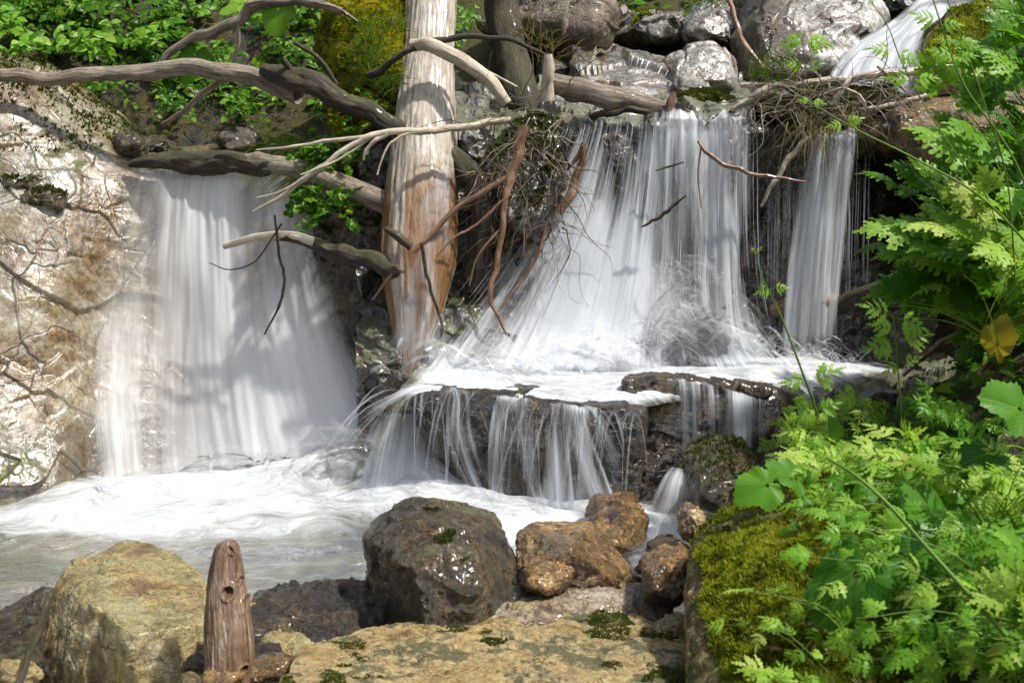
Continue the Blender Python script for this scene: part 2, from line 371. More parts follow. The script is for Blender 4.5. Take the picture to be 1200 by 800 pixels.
M['brown'] = rock_mat('brown_boulder', [(.012,.008,.003), (.032,.023,.009), (.10,.075,.028), (.44,.36,.17)], moss=.5, moss_at=.80, wet=.6, dark=.85, sc=2.4, bump=.9, off=11, wetz=.1, mossc=((.02,.022,.004),(.06,.07,.01)))
M['yellow'] = rock_mat('yellowish_boulder', [(.14,.085,.02), (.36,.27,.10), (.50,.42,.21), (.60,.54,.38)], moss=.4, moss_at=.75, wet=.5, dark=.5, sc=2.2, mott=.45, bump=.7, off=14, wetz=.04, crack=.9)
M['flat'] = rock_mat('pale_yellow_flat_rock', [(.20,.12,.03), (.42,.31,.12), (.54,.45,.24), (.66,.61,.48)], moss=.9, moss_at=.42, wet=.3, dark=.25, mott=.35, sc=2.6, bump=.8, off=21, up=.1, mossc=((.035,.035,.012),(.10,.10,.02)))
M['pink'] = rock_mat('pale_wet_flat_rock', [(.10,.06,.03), (.30,.22,.14), (.48,.40,.31), (.60,.55,.49)], moss=.7, moss_at=.60, wet=.7, dark=.5, sc=2.4, bump=.8, off=24, up=.1)
M['grey'] = rock_mat('grey_boulder', [(.05,.045,.04), (.16,.15,.135), (.28,.27,.25), (.45,.44,.42)], moss=1, moss_at=.62, wet=.45, dark=.55, sc=1.3, bump=.6, off=31, up=.2)
M['silver'] = rock_mat('silvery_wet_slab', [(.07,.06,.05), (.24,.23,.21), (.42,.42,.41), (.62,.62,.61)], moss=.8, moss_at=.70, wet=.6, dark=.75, sc=1.1, bump=.3, off=37, up=.1, strat=.1)
M['tan'] = rock_mat('tan_boulder', [(.06,.04,.025), (.20,.15,.10), (.32,.26,.20), (.45,.40,.34)], moss=.8, moss_at=.62, wet=.3, dark=.45, sc=1.1, bump=.9, off=41, crack=1.)
M['mossy'] = rock_mat('moss_covered_boulder', [(.12,.08,.03), (.34,.26,.12), (.46,.38,.22), (.54,.49,.38)], moss=1, moss_at=.52, mott=.6, wet=.1, dark=.4, sc=2.4, bump=.9, off=44, up=.35, mossc=((.05,.035,.008),(.20,.24,.02)))
M['hummock'] = rock_mat('mossy_soil', [(.03,.02,.01), (.06,.04,.02), (.10,.07,.03)], moss=1, moss_at=.2, wet=.0, dark=.3, sc=1.5, bump=.8, off=51, mossc=((.05,.05,.008),(.24,.22,.03)))
M['root_rock'] = rock_mat('root_covered_rock', [(.03,.022,.013), (.08,.06,.035), (.17,.13,.085), (.28,.24,.18)], moss=.9, moss_at=.62, wet=.6, dark=.6, sc=1.6, bump=.9, off=57, up=.05, mossc=((.03,.04,.006),(.10,.14,.02)))
M['soil'] = rock_mat('forest_soil', [(.012,.009,.005), (.035,.026,.014), (.07,.05,.025), (.12,.09,.05)], moss=1, moss_at=.50, wet=.05, dark=.4, sc=1.3, bump=1., off=61, up=.3, mossc=((.03,.025,.005),(.11,.10,.012)))
M['moss'] = leaf_mat('moss_tufts', [(.06,.05,.008), (.16,.19,.015), (.30,.34,.025), (.36,.33,.04)], .35, .9, yellow=.0)
M['gold_moss'] = leaf_mat('golden_moss_tufts', [(.10,.10,.012), (.28,.30,.025), (.44,.42,.035), (.46,.30,.05)], .4, .9, yellow=.0)
M['dark_moss'] = leaf_mat('dark_moss_tufts', [(.02,.025,.005), (.05,.065,.01), (.09,.12,.015), (.10,.08,.02)], .25, .9, yellow=.0)
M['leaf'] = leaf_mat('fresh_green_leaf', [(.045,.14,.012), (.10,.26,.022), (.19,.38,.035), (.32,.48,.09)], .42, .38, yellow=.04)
M['dark_leaf'] = leaf_mat('deep_and_shaded_leaf', [(.02,.07,.006), (.05,.14,.01), (.10,.23,.015), (.18,.32,.03)], .38, .35, yellow=.03)  # deeper leaf green; on the shaded plants it puts shade into the colour
M['pale_leaf'] = leaf_mat('pale_green_leaf', [(.12,.24,.02), (.20,.36,.03), (.30,.46,.06), (.42,.50,.13)], .38, .45, yellow=.1)
M['broad'] = leaf_mat('broad_veined_leaf', [(.03,.12,.012), (.06,.19,.018), (.11,.27,.025)], .45, .35, veins=.5, yellow=.02)
M['yellow_leaf'] = leaf_mat('withered_yellow_leaf', [(.28,.20,.02), (.38,.30,.04)], .45, .5, veins=.3, yellow=.0)
M['stem'] = leaf_mat('green_stem', [(.06,.14,.02), (.14,.24,.04), (.25,.30,.10)], .2, .4, yellow=.0)
M['dry'] = leaf_mat('dry_grass', [(.20,.15,.07), (.33,.27,.15), (.10,.07,.03)], .2, .7, yellow=.0)
M['grass'] = leaf_mat('grass_blades', [(.05,.11,.015), (.10,.18,.03), (.20,.26,.06)], .35, .5, yellow=.1)

def sstep(x, a, b):
    t = np.clip((x-a)/(b-a), 0, 1); return t*t*(3-2*t)
def ground_z(x, y):
    x = np.asarray(x, float); y = np.asarray(y, float)
    bed = -.34+0*x
    right = np.where(y > 1.0, .42*sstep(x, .68, .98), .1*sstep(x, .6, 1.2))*(1-sstep(y, 3.85, 4.15))+np.maximum(0, x-1.35)*.62
    left = np.maximum(0, -x-2.1)*.55
    front = (1-sstep(y, 1.6, 2.3))*.30
    low = bed+left+front+np.where(right > 0, right*1.9, 0)*np.where(y < 4.6, 1, 1)
    low = np.minimum(low, .40+np.maximum(0, x-1.35)*.62+np.maximum(0, -x-2.1)*.6)
    tl = 1-sstep(x, -1.25, -.55)          # left bank is steep, the stream side gentle
    up = (1.02+(y-5.2)*.05+np.maximum(0, y-5.75)*1.0)*tl+(1.22+(y-5.2)*.31+np.maximum(0, x-2.4)*.5+np.maximum(0, y-7.6)*.35)*(1-tl)
    up = up+np.maximum(0, -x-1.45)*.35*tl*sstep(y, 4.9, 5.6)
    ys = 5.25-.75*sstep(-x, 1.9, 2.9)+.35*sstep(x, 1.0, 1.3)
    s = sstep(y, ys, ys+.22)
    return low*(1-s)+np.maximum(up, low)*s
# ------------------------------------------------------------------ ground: one sheet to the horizon
def axis(lo, a, b, hi, d):
    m = np.arange(a, b, d); n = 26
    l = a-(np.linspace(0, 1, n)[1:]**2.2)*(a-lo); r = m[-1]+(np.linspace(0, 1, n)[1:]**2.2)*(hi-m[-1])
    return np.concatenate([l[::-1], m, r])
gx = axis(-60, -4, 4.2, 60, .028); gy = axis(-60, 1.2, 9.5, 70, .028)
X, Y_ = np.meshgrid(gx, gy); Zg = ground_z(X, np.minimum(Y_, 16))
V = np.stack([X.ravel(), Y_.ravel(), Zg.ravel()], 1)
V[:,2] += .05*fbm(V, .9, 3, 5)+.035*fbm(V, 4, 4, 6)+.05*facet(V, 3, 7)+.02*facet(V, 9, 8)
V[:,2] = np.where(V[:,1] < 0, V[:,2]+np.maximum(0, -V[:,1]-3)*.12, V[:,2])
GV = V
tag(mk('ground', V, grid_faces(len(gy), len(gx)), M['soil'], loc=(0,0,0)), kind='structure')
def ground_at(x, y):
    return float(ground_z(np.array([x]), np.array([y]))[0])

# ------------------------------------------------------------------ rock faces behind the falls
def rowsY(pxs, rows): return [[(px, (py[i] if isinstance(py, list) else py), (Y[i] if isinstance(Y, list) else Y)) for i, px in enumerate(pxs)] for py, Y in rows]
cl = rowsY([-420,-200,-60,0,60,120,180,250,320,380,440], [
 ([40,45,55,60,80,120,160,165,165,165,160], [5.5,5.5,5.5,5.5,5.6,5.8,6.0,6.1,6.1,6.1,6.0]),
 ([105,105,110,115,130,158,183,188,188,188,180], [4.95,4.95,5.0,5.0,5.1,5.25,5.38,5.4,5.4,5.4,5.3]),
 (205, [4.75,4.75,4.75,4.78,4.85,5.0,5.08,5.1,5.1,5.1,5.0]),
 (255, [4.6,4.6,4.62,4.66,4.75,4.9,5.0,5.05,5.05,5.05,4.95]),
 (330, [4.45,4.45,4.5,4.52,4.62,4.80,4.9,4.95,4.98,4.98,4.9]),
 (420, [4.3,4.3,4.35,4.4,4.5,4.67,4.75,4.82,4.88,4.88,4.8]),
 (510, [4.15,4.15,4.2,4.25,4.36,4.5,4.6,4.68,4.75,4.75,4.7]),
 (585, [4.0,4.0,4.05,4.1,4.2,4.38,4.5,4.55,4.6,4.6,4.6]),
 (680, [3.95,3.95,4.0,4.05,4.15,4.3,4.45,4.5,4.55,4.55,4.6])])
V, F = patch(cl, 420, 460)
V = rough(V, F, 11, .08, .008, .003, .7, .008, small=.7)
tag(mk('rock_face', V, F, M['cliff']), kind='structure'); CLV = (V, F)
mp = rowsY([420,480,540,600,660,720,780,840,890,940,1000,1060,1130,1220,1400], [
 ([105]*15, 6.0),
 ([150,150,150,150,140,138,138,138,142,155,155,150,145,130,120], 5.14),
 (178, [5.0,5,5,5.02,5.07,5.04,5.03,5.03,5.10,5.1,5.15,5.5,5.6,5.5,5.3]),
 (250, [4.9,4.9,4.92,4.95,4.98,5,5,5.02,5.18,5.2,5.25,5.7,5.8,5.6,5.3]),
 (330, [4.7,4.7,4.75,4.8,4.88,4.92,4.95,4.98,5.14,5.15,5.2,5.6,5.7,5.5,5.2]),
 (400, [4.5,4.47,4.52,4.66,4.76,4.82,4.87,4.92,5.05,5.08,5.08,5.2,5.3,5.2,5.0]),
 (440, [4.42,4.4,4.42,4.55,4.64,4.72,4.78,4.82,4.85,4.85,4.85,4.85,4.85,4.8,4.8]),
 ([500,500,480]+[478]*12, [4.42,4.4,4.35]+[4.34]*12),
 (560, 4.36), (660, 4.3)])
V, F = patch(mp, 360, 460)
V = rough(V, F, 23, .05, .03, .008, 1.3, .02)
tag(mk('wet_rock_ledge', V, F, M['dark_cliff']), kind='structure')

# ------------------------------------------------------------------ boulders
MOSS_JOBS = []
def boulder(name, pts, mat, label, cat='boulder', group=None, sub=6, moss=None, **kw):
    V, F = hull_rock(pts, sub=sub, **kw)
    o = tag(mk(name, V, F, M[mat]), label, cat, group)
    if moss: MOSS_JOBS.append((o, V, F, moss))
    return o
def orock(name, poly, Y, thick, mat, label, lean=.1, **kw):
    return boulder(name, outline_pts(poly, Y, thick, lean), mat, label, **kw)
# foreground
boulder('boulder', PA([(74,662,3.05),(150,630,3.28),(205,648,3.2),(247,684,3.02),(238,730,2.74),(160,744,2.62),(104,704,2.76),(62,690,2.95),
   (40,800,2.80),(150,880,2.60),(235,860,2.70),(250,720,3.2),(60,740,3.2),(10,830,2.85)]), 'yellow',
   'large yellowish boulder with a flat bright top and shadowed front, left of the upright driftwood', sub=7, s=1, big=.005, chip=.007, fine=.0035, small=.6, k=90, sc=2.0, cuts=0)
boulder('boulder', PA([(-60,770,2.9),(-70,740,3.1),(10,725,3.1),(60,690,3.15),(45,760,2.7),(20,840,2.35),(-90,860,2.3),(60,860,2.6)]), 'brown',
   'dark brown wet rock cut by the lower left corner of the photo', s=2, big=.02, chip=.02, sc=2.2)
boulder('boulder', PA([(446,602,3.05),(490,583,3.14),(532,591,3.2),(578,602,3.2),(424,628,3.0),(436,694,2.93),(470,612,2.90),(548,622,2.86),
   (606,655,3.08),(604,706,2.98),(486,668,2.72),(560,690,2.72),(500,742,2.70),(556,742,2.72),(450,740,2.9),(600,760,2.95),(450,610,3.4),(570,610,3.45),(610,700,3.4),(440,740,3.3)]), 'brown',
   'dark angular boulder with a mottled face, the biggest in the middle foreground', sub=7, s=3, big=.004, chip=.009, fine=.004, small=.8, k=130, sc=1.8, cuts=0, moss=('dark_moss', 500, .85, .006))
boulder('boulder', PA([(606,624,3.15),(622,612,3.25),(650,611,3.3),(692,612,3.3),(738,664,3.2),(732,690,3.05),(625,700,2.98),(607,675,3.03),(668,642,2.98),(640,620,3.5),(720,650,3.5),(670,730,3.1)]), 'ochre',
   'orange brown wet boulder with a sloping right edge, right of the dark angular boulder', s=4, big=.003, chip=.005, small=.7, k=130, sc=2.2, cuts=0)
orock('boulder', [(686,612),(700,590),(722,581),(748,585),(768,606),(764,650),(700,655),(688,640)], 3.6, .3, 'ochre',
   'rounded tan boulder half hidden at the foot of the curtain fall', lean=.25, s=5, big=.006, chip=.008, k=80, sc=2.2)
orock('rock', [(612,668),(640,656),(668,664),(672,690),(640,700),(612,690)], 2.95, .15, 'ochre', 'small orange rock wedged between the two dark boulders', cat='rock', s=6, big=.003, chip=.005, k=80, sc=3)
boulder('rock', PA([(540,716,2.9),(560,690,2.98),(600,682,3.02),(700,676,3.1),(770,684,3.1),(796,706,3.0),(740,722,2.85),(640,735,2.72),(560,738,2.75),(600,780,2.8),(760,780,2.9),(700,690,3.3)]), 'pink',
   'pale wet slab with a dark mossy patch and orange tip, below the orange boulder', cat='rock', s=7, big=.01, chip=.009, sc=2.4, sub=7, moss=('dark_moss', 4000, .78, .005))
boulder('rock', PA([(286,730,2.95),(300,690,3.05),(360,672,3.12),(420,680,3.12),(470,690,3.05),(520,735,2.85),(440,750,2.75),(300,765,2.75),(300,850,2.6),(500,800,2.8),(400,690,3.3)]), 'dark_slab',
   'low dark glistening rock between the driftwood and the big dark boulder', cat='rock', s=8, big=.012, chip=.012, fine=.01, sc=2.4, layers=.012)
pf = PA([(318,812,2.2),(345,757,2.5),(420,733,2.68),(520,722,2.78),(600,716,2.86),(700,712,2.9),(796,722,2.85),(830,790,2.45),(840,860,2.1),(300,880,2.0)])
boulder('flat_rock', np.vstack([pf, pf+[0,0,-.35]]), 'flat',
   'broad pale yellow rock with dark moss patches filling the bottom centre', cat='rock', s=9, sub=8, big=.012, chip=.006, fine=.005, k=40, sc=2.2, cuts=0, moss=('dark_moss', 11000, .77, .0045))
orock('rock', [(752,668),(775,655),(800,640),(812,650),(812,700),(790,716),(756,700)], 2.95, .22, 'ochre', 'orange rock pressed against the foot of the mossy boulder', cat='rock', s=10, big=.004, chip=.008, k=80, sc=2.4)
orock('rock', [(744,668),(770,648),(802,640),(806,662),(770,680)], 3.15, .16, 'dark_slab', 'thin dark wet rock below the small fan of water', cat='rock', s=11, big=.01, chip=.012, sub=5, sc=3)
orock('boulder', [(803,560),(812,532),(846,516),(884,524),(897,548),(890,590),(850,606),(812,600)], 3.45, .32, 'brown',
   'dark brown rounded boulder above the mossy boulder, beside the fan of water', lean=.2, s=12, big=.01, chip=.010, k=60, sc=2., moss=('dark_moss', 900, .4, .01))
orock('rock', [(796,606),(808,592),(826,598),(830,625),(806,636),(795,626)], 3.1, .12, 'ochre', 'small glittering wet rock under the dark brown boulder', cat='rock', s=13, big=.003, chip=.006, k=80, sc=3)
boulder('mossy_boulder', PA([(786,860,2.1),(788,790,2.3),(792,700,2.55),(800,648,2.72),(822,616,2.85),(880,574,2.95),(960,548,3.0),(1060,560,3.0),(1120,640,2.9),(1120,860,2.1),
   (872,705,2.33),(915,640,2.45),(1000,620,2.5),(890,860,1.95),(820,700,3.1),(1000,560,3.4),(1120,600,3.3)]), 'mossy',
   'big boulder with a bare tan side and a thick green moss top, lower right', cat='boulder', s=14, sub=8, big=.03, chip=.010, k=16, sc=2., cuts=0, moss=('moss', 60000, .40, .011, lambda V: V[:,0] > .435+.10*fbm(V, 5, 3, 3)-.25*np.maximum(0, V[:,2]-.50)))
# the slab that the water pours over
boulder('dark_slab', PA([(474,468,4.08),(498,449,4.16),(560,453,4.13),(640,465,4.06),(758,480,4.0),(762,456,4.5),(600,436,4.7),(500,434,4.6),
   (486,500,4.12),(520,545,4.1),(560,580,4.05),(580,612,4.1),(745,625,4.05),(755,620,4.5),(540,600,4.5)]), 'dark_slab',
   'dark overhanging slab under the veil of falling threads', cat='boulder', s=15, sub=7, big=.012, chip=.008, fine=.004, small=.25, k=50, sc=1.5, cuts=0)
boulder('dark_slab', PA([(733,446,4.22),(790,441,4.22),(880,454,4.18),(938,466,4.26),(932,520,4.2),(896,572,4.15),(738,580,4.12),(736,440,4.6),(936,455,4.6),(748,640,4.15),(905,640,4.3)]), 'block',
   'dark brown layered block right of the overhanging slab, thin trickles on its face', cat='boulder', s=16, sub=7, big=.010, chip=.014, fine=.006, small=.4, k=50, sc=1.8, cuts=1, layers=.01)
# centre column under the dead trunk
boulder('root_rock', PA([(366,250,4.98),(384,215,5.0),(440,190,5.0),(490,240,4.95),(500,340,4.80),(484,440,4.60),(462,490,4.5),(425,486,4.62),(390,412,4.78),(366,330,4.9),
   (410,270,4.84),(450,340,4.70),(405,380,4.74),(380,230,5.3),(500,240,5.3),(470,570,4.6),(440,570,4.7)]), 'root_rock',
   'tall brown rock column with mossy foot, between the two main falls', cat='rock', s=17, sub=7, big=.045, chip=.018, fine=.012, sc=1.6, moss=('dark_moss', 2500, .55, .014))
boulder('mossy_hummock', PA([(372,40,5.4),(384,-20,5.5),(470,-30,5.4),(505,60,5.2),(500,150,5.12),(440,190,5.0),(392,180,5.0),(380,110,5.15),(430,80,5.0),(460,20,5.2),(380,60,6.),(500,60,6.)]), 'hummock',
   'golden green moss hummock left of the dead trunk', cat='mossy mound', s=18, sub=7, big=.05, chip=.03, sc=1.5, moss=('gold_moss', 30000, .10, .016))
# dark mossy ledge, and a dark rock painting in the shade of a recess
orock('rock', [(-20,212),(10,204),(48,208),(78,228),(72,246),(40,240),(-20,244)], 4.77, .10, 'brown', 'dark mossy ledge on the pale rock face, upper one at the left edge', cat='ledge', s=70, big=.02, chip=.012, sc=2, moss=('dark_moss', 900, .5, .010))
orock('rock', [(-20,270),(14,262),(30,290),(72,306),(66,322),(20,330),(-20,336)], 4.68, .10, 'brown', 'dark brown rock standing in for a shaded recess in the pale rock face, lower one at the left edge', cat='ledge', s=71, big=.02, chip=.016, sc=2)
0 and orock('rock', [(56,408),(80,396),(112,400),(118,418),(106,434),(84,422)], 4.60, .12, 'dark_cliff', 'small black ledge in the pale rock face beside the left fall', cat='ledge', s=72, big=.01, chip=.012, sub=5, sc=3)
0 and orock('rock', [(84,296),(96,292),(118,304),(120,312),(100,308)], 4.72, .08, 'dark_cliff', 'tiny black ledge in the pale rock face near the left edge of the fall', cat='ledge', s=73, big=.01, chip=.012, sub=5, sc=3)
orock('rock', [(128,158),(150,150),(172,166),(168,182),(146,186),(128,172)], 5.2, .12, 'brown', 'small brown stone beside the left end of the fallen log', cat='stone', s=74, big=.01, chip=.012, sub=5, sc=3)
# rocks that split the main fall
boulder('rock', PA([(702,150,5.0),(728,148,5.0),(744,190,4.93),(736,240,4.92),(716,230,4.92),(704,190,4.95),(720,190,4.88),(700,200,5.1),(745,200,5.1)]), 'dark_slab', 'dark rock rib parting the main fall near its lip', cat='rock', s=91, big=.01, chip=.01, sc=2)
boulder('rock', PA([(744,190,4.98),(764,186,4.98),(772,250,4.91),(762,300,4.88),(748,290,4.88),(742,230,4.92),(756,240,4.86),(742,250,5.1),(774,250,5.1)]), 'dark_slab', 'dark wet rock showing through the middle of the main fall', cat='rock', s=92, big=.01, chip=.01, sc=2)
# upstream rocks
orock('boulder', [(560,-20),(600,-30),(720,-30),(728,10),(712,44),(650,62),(600,64),(568,40)], 6.6, .8, 'tan', 'large tan cracked boulder at the top edge behind the root tangle', s=20, big=.05, chip=.035, k=40, sc=.7, sub=7, layers=.03)
orock('boulder', [(640,70),(660,44),(690,40),(716,60),(706,84),(650,92)], 6.3, .4, 'tan', 'small tan block below the cracked boulder', s=21, big=.03, chip=.025, sc=.9)
orock('boulder', [(716,24),(736,8),(770,6),(806,14),(816,34),(800,52),(740,56),(718,44)], 7.0, .6, 'grey', 'grey boulder with a yellow moss cap near the top edge', s=22, big=.03, chip=.022, sc=.8, moss=('moss', 2500, .66, .018))
orock('boulder', [(672,76),(690,66),(708,74),(706,88),(676,90)], 6.1, .25, 'grey', 'small grey stone beside the silvery slab', s=23, cat='stone', big=.02, chip=.03, sc=2, sub=5)
boulder('silvery_slab', PA([(648,128,5.35),(664,90,5.9),(690,52,6.4),(740,40,6.5),(800,62,6.3),(822,96,5.9),(820,120,5.6),(760,134,5.3),(700,140,5.25),(640,150,5.4),(660,200,5.5),(800,180,5.6)]), 'silver',
   'broad silvery wet slab above the lip of the main fall', cat='rock', s=24, sub=7, big=.03, chip=.016, fine=.006, small=.5, k=40, sc=.8)
orock('boulder', [(774,76),(790,52),(826,44),(862,58),(872,90),(862,124),(800,118),(776,100)], 6.0, .5, 'silver', 'dark and silver rounded boulder right of the silvery slab', lean=.3, s=25, big=.03, chip=.018, fine=.006, small=.4, sc=.9, sub=7)
orock('boulder', [(796,40),(816,14),(850,2),(874,20),(868,58),(820,62)], 6.7, .5, 'silver', 'knobbly silver rock behind the rounded boulder', lean=.3, s=26, big=.04, chip=.022, sc=.9)
orock('boulder', [(780,112),(792,92),(806,82),(824,92),(836,114),(830,128),(784,126)], 5.62, .25, 'grey', 'small pointed grey stone just above the lip', s=27, cat='stone', big=.012, chip=.02, sc=2.5, sub=5)
orock('rock', [(790,118),(810,108),(838,108),(862,116),(866,126),(800,132)], 5.35, .25, 'hummock', 'flat moss capped stone at the lip of the main fall', cat='stone', s=28, big=.012, chip=.01, sub=5, moss=('dark_moss', 2500, .2, .012))
orock('boulder', [(862,30),(880,-20),(960,-40),(1012,-20),(1046,20),(1052,60),(1000,96),(950,104),(890,96),(866,70)], 6.6, .9, 'silver',
   'big white streaked boulder with a brown shadowed side, beside the upper cascade', lean=.3, s=29, big=.05, chip=.022, fine=.007, small=.4, k=30, sc=.6, sub=7)
orock('boulder', [(868,20),(900,4),(940,20),(966,60),(972,96),(930,108),(880,96)], 6.15, .4, 'root_rock', 'brown shadowed rock leaning on the big white streaked boulder', lean=.3, s=30, big=.04, chip=.02, sc=.8)
boulder('mossy_boulder', PA([(1070,60,5.7),(1090,22,5.9),(1140,6,6.0),(1230,0,6.0),(1260,60,5.6),(1240,110,5.3),(1160,108,5.3),(1084,92,5.45),(1100,40,6.3),(1230,30,6.4),(1150,160,5.4)]), 'mossy',
   'mossy brown boulder right of the upper cascade', s=31, big=.03, chip=.015, sc=1., sub=7, moss=('moss', 9000, .45, .016))
orock('boulder', [(1010,8),(1020,-20),(1090,-30),(1090,-5),(1060,24),(1030,26)], 7.6, .5, 'dark_cliff', 'dark rock at the top edge behind the upper cascade', s=32, big=.04, chip=.05, sc=1.3)
boulder('overhanging_slab', PA([(1000,160,4.98),(1030,142,4.96),(1100,118,5.0),(1220,110,4.9),(1300,140,4.7),(1300,230,4.9),(1180,215,4.9),(1080,195,5.0),(1012,182,5.02),(1010,140,5.5),(1100,110,5.9),(1300,110,5.8),(1200,240,5.6)]), 'ochre',
   'brown slab with thin water gliding over it, roof of the dark recess on the right', cat='rock', s=33, sub=7, big=.03, chip=.012, sc=1.)
# small stones of the upper left rim, the bank's shade put into their dark colour
rng = np.random.RandomState(5)
STL = ['brown stone at the rim of the left fall, nearest the pale rock', '', 'rounded stone at the rim of the left fall under the slanting thin branch', 'flat mossy stone at the rim left of the green ferny plants']
for i, (a, b, y_, r) in [(0, (176,172,5.5,20)), (2, (276,168,5.6,24))]:
    poly = [(a+r*1.25*math.cos(t), b+r*.75*math.sin(t)*(1 if math.sin(t) > 0 else .9)) for t in np.linspace(0, 6.28, 9)[:-1]+rng.rand()]
    orock('stone', poly, y_, .3, ['brown','brown','root_rock','brown'][i], STL[i], cat='stone', group='stones on the rim of the left fall', sub=5, s=60+i, big=.02, chip=.02, sc=2)
# loose stones in the bed between the foreground rocks
SL = 'small wet stone lying in the shallows among the foreground boulders'
spots = [(262,792,2.45),(300,772,2.62),(322,742,2.8),(256,752,2.75),(742,700,3.05),(716,668,3.2),(610,700,2.95),(20,790,2.5),(312,790,2.5),(290,750,2.75),(240,770,2.62),(330,765,2.66),(306,712,2.98),(252,735,2.82),(596,708,2.9),(612,718,2.84),(520,716,2.86),(776,716,2.86),(760,706,2.96),(784,736,2.75),(730,690,3.12),(770,640,3.3),(790,655,3.12)]
for i, (a, b, y_) in enumerate(spots):
    r = .035+.03*rng.rand(); c = np.array(P(a, b, y_)); pts = c+(rng.rand(14, 3)-.5)*[r*2.6, r*2.2, r*1.4]
    boulder('stone', pts, ['ochre','dark_slab','brown','yellow'][i % 4], SL, cat='stone', group='small stones in the shallows', sub=4, s=80+i, big=.004, chip=.006, sc=5)
# ------------------------------------------------------------------ water
T = NT('pool_water'); pos = T.n('NewGeometry').outputs['Position']; foam = T.attr('foam')
wp = T.n('VectorMath', {0: pos, 1: T.n('VectorMath', {0: T.n('TexNoise', {'Vector': pos, 'Scale': 2.2, 'Detail': 2}).outputs[1], 'Scale': .55}, operation='SCALE').outputs[0]}, operation='ADD').outputs[0]
st = T.noise(T.mapv(wp, (1, 3.6, 1), (0, 0, .15)), 3.2, 7, .62, .4); fs = T.noise(T.mapv(wp, (1, 5, 1), (0, 0, .15)), 9, 5, .65, .2)
s_ = T.math('ADD', T.math('ADD', T.math('MULTIPLY', st, .65), T.math('MULTIPLY', fs, .35)), T.math('MULTIPLY', T.math('SUBTRACT', foam, .5), .62))
fa = T.ramp(s_, [(.40, 0), (.54, .40), (.74, .95)])
bp = T.n('Bump', {'Strength': .9, 'Distance': .05, 'Height': T.math('ADD', st, T.math('MULTIPLY', fs, .4))})
gl = T.n('BsdfGlossy', {'Color': (1,1,1), 'Roughness': .12, 'Normal': bp.outputs[0]})
body = T.n('MixShader', {0: .62, 1: T.n('BsdfTransparent', {'Color': (.66,.72,.50)}).outputs[0], 2: T.n('BsdfDiffuse', {'Color': (.26,.28,.17), 'Normal': bp.outputs[0]}).outputs[0]})
wat = T.n('MixShader', {0: T.n('Fresnel', {'IOR': 1.33, 'Normal': bp.outputs[0]}).outputs[0], 1: body.outputs[0], 2: gl.outputs[0]})
white = T.n('BsdfPrincipled', {'Base Color': T.mix(T.ramp(T.noise(T.mapv(wp, (1, 3, 1)), 14, 4, .7), [(.38, 0), (.62, 1)]), (.46,.49,.52), (.63,.65,.67)), 'Roughness': .6, 'Normal': bp.outputs[0]})
M['pool'] = T.done(T.n('MixShader', {0: fa, 1: wat.outputs[0], 2: white.outputs[0]}))
M['shelf'] = M['pool'].copy(); M['shelf'].name = 'shallow_water'
for nd in M['shelf'].node_tree.nodes:
    if nd.type == 'FRESNEL': nd.inputs[0].default_value = 1.10
    if nd.type == 'BSDF_DIFFUSE': nd.inputs[0].default_value = (.45,.42,.34,1)
    if nd.type == 'MIX_SHADER' and abs(nd.inputs[0].default_value-.62) < .01 and not nd.inputs[0].is_linked: nd.inputs[0].default_value = .15
M['fallL'] = fall_mat('left_fall_water', 8, .5, .42, .60, .06, .95, (.95,.96,.98))
M['fallL2'] = fall_mat('left_fall_mist', 4, .35, .42, .62, .0, .8, (.95,.96,.98), off=7)
M['fallM'] = fall_mat('main_fall_water', 14, .6, .43, .60, .0, .97, (.93,.94,.97))
M['fallM2'] = fall_mat('main_fall_threads', 34, .9, .47, .60, .0, .9, off=13)
M['fallT'] = fall_mat('thin_fall_water', 34, .8, .44, .58, .0, .9, off=29)
M['film'] = fall_mat('film_of_water', 60, 3., .45, .7, .0, .55, off=41)
M['casc'] = fall_mat('upper_cascade_water', 14, 1.5, .36, .55, .25, .98, off=17)
M['thread'] = thread_mat('water_threads', .6)
M['mist'] = thread_mat('soft_water_threads', .34)

def sheet(name, ctrl, nr, nc, mat, parent=None, den=None, seed=0, amp=.03, label=None, cat=None, off=(0,0,0), fr=7.):
    """water sheet following control rows (top to bottom); den = coarse grid of density"""
    C = np.array([[P(*q) for q in r] for r in ctrl], float)+np.array(off)
    G = cr(cr(C, nr, 0), nc, 1)
    du = np.linalg.norm(np.diff(G[nr//4], axis=0), axis=1); u = np.concatenate([[0], np.cumsum(du)])
    dv = np.linalg.norm(np.diff(G[:, nc//2], axis=0), axis=1); v = np.concatenate([[0], np.cumsum(dv)])
    UV = np.stack([np.broadcast_to(u[None,:], (nr, nc)), np.broadcast_to(v[:,None], (nr, nc))], -1).reshape(-1, 2)
    q = np.stack([UV[:,0]*fr, UV[:,1]*1.1, np.full(len(UV), seed*3.1)], 1)
    V = G.reshape(-1, 3); F = grid_faces(nr, nc); n = normals(V, F)
    if n[:,1].mean() > 0: n = -n
    V = V+n*(amp*fbm(q, 1, 3, seed)+amp*.35*fbm(q*[3.5,1.,1], 1, 2, seed+3))[:,None]
    D = np.ones((nr, nc))*.5 if den is None else cr(cr(np.array(den, float), nr, 0), nc, 1)
    a = np.linspace(0, 1, nc)[None,:]; edge = np.clip(np.minimum(a, 1-a)*9, 0, 1)
    r = np.linspace(0, 1, nr)[:,None]; edge = edge*np.clip((1-r)*12, 0, 1)*np.clip(r*14, 0, 1)
    D = np.clip(D*edge, 0, 1).ravel()
    o = mk(name, V, F, mat, parent, uv=UV, attrs={'den': D})
    if label: tag(o, label, cat)
    return o
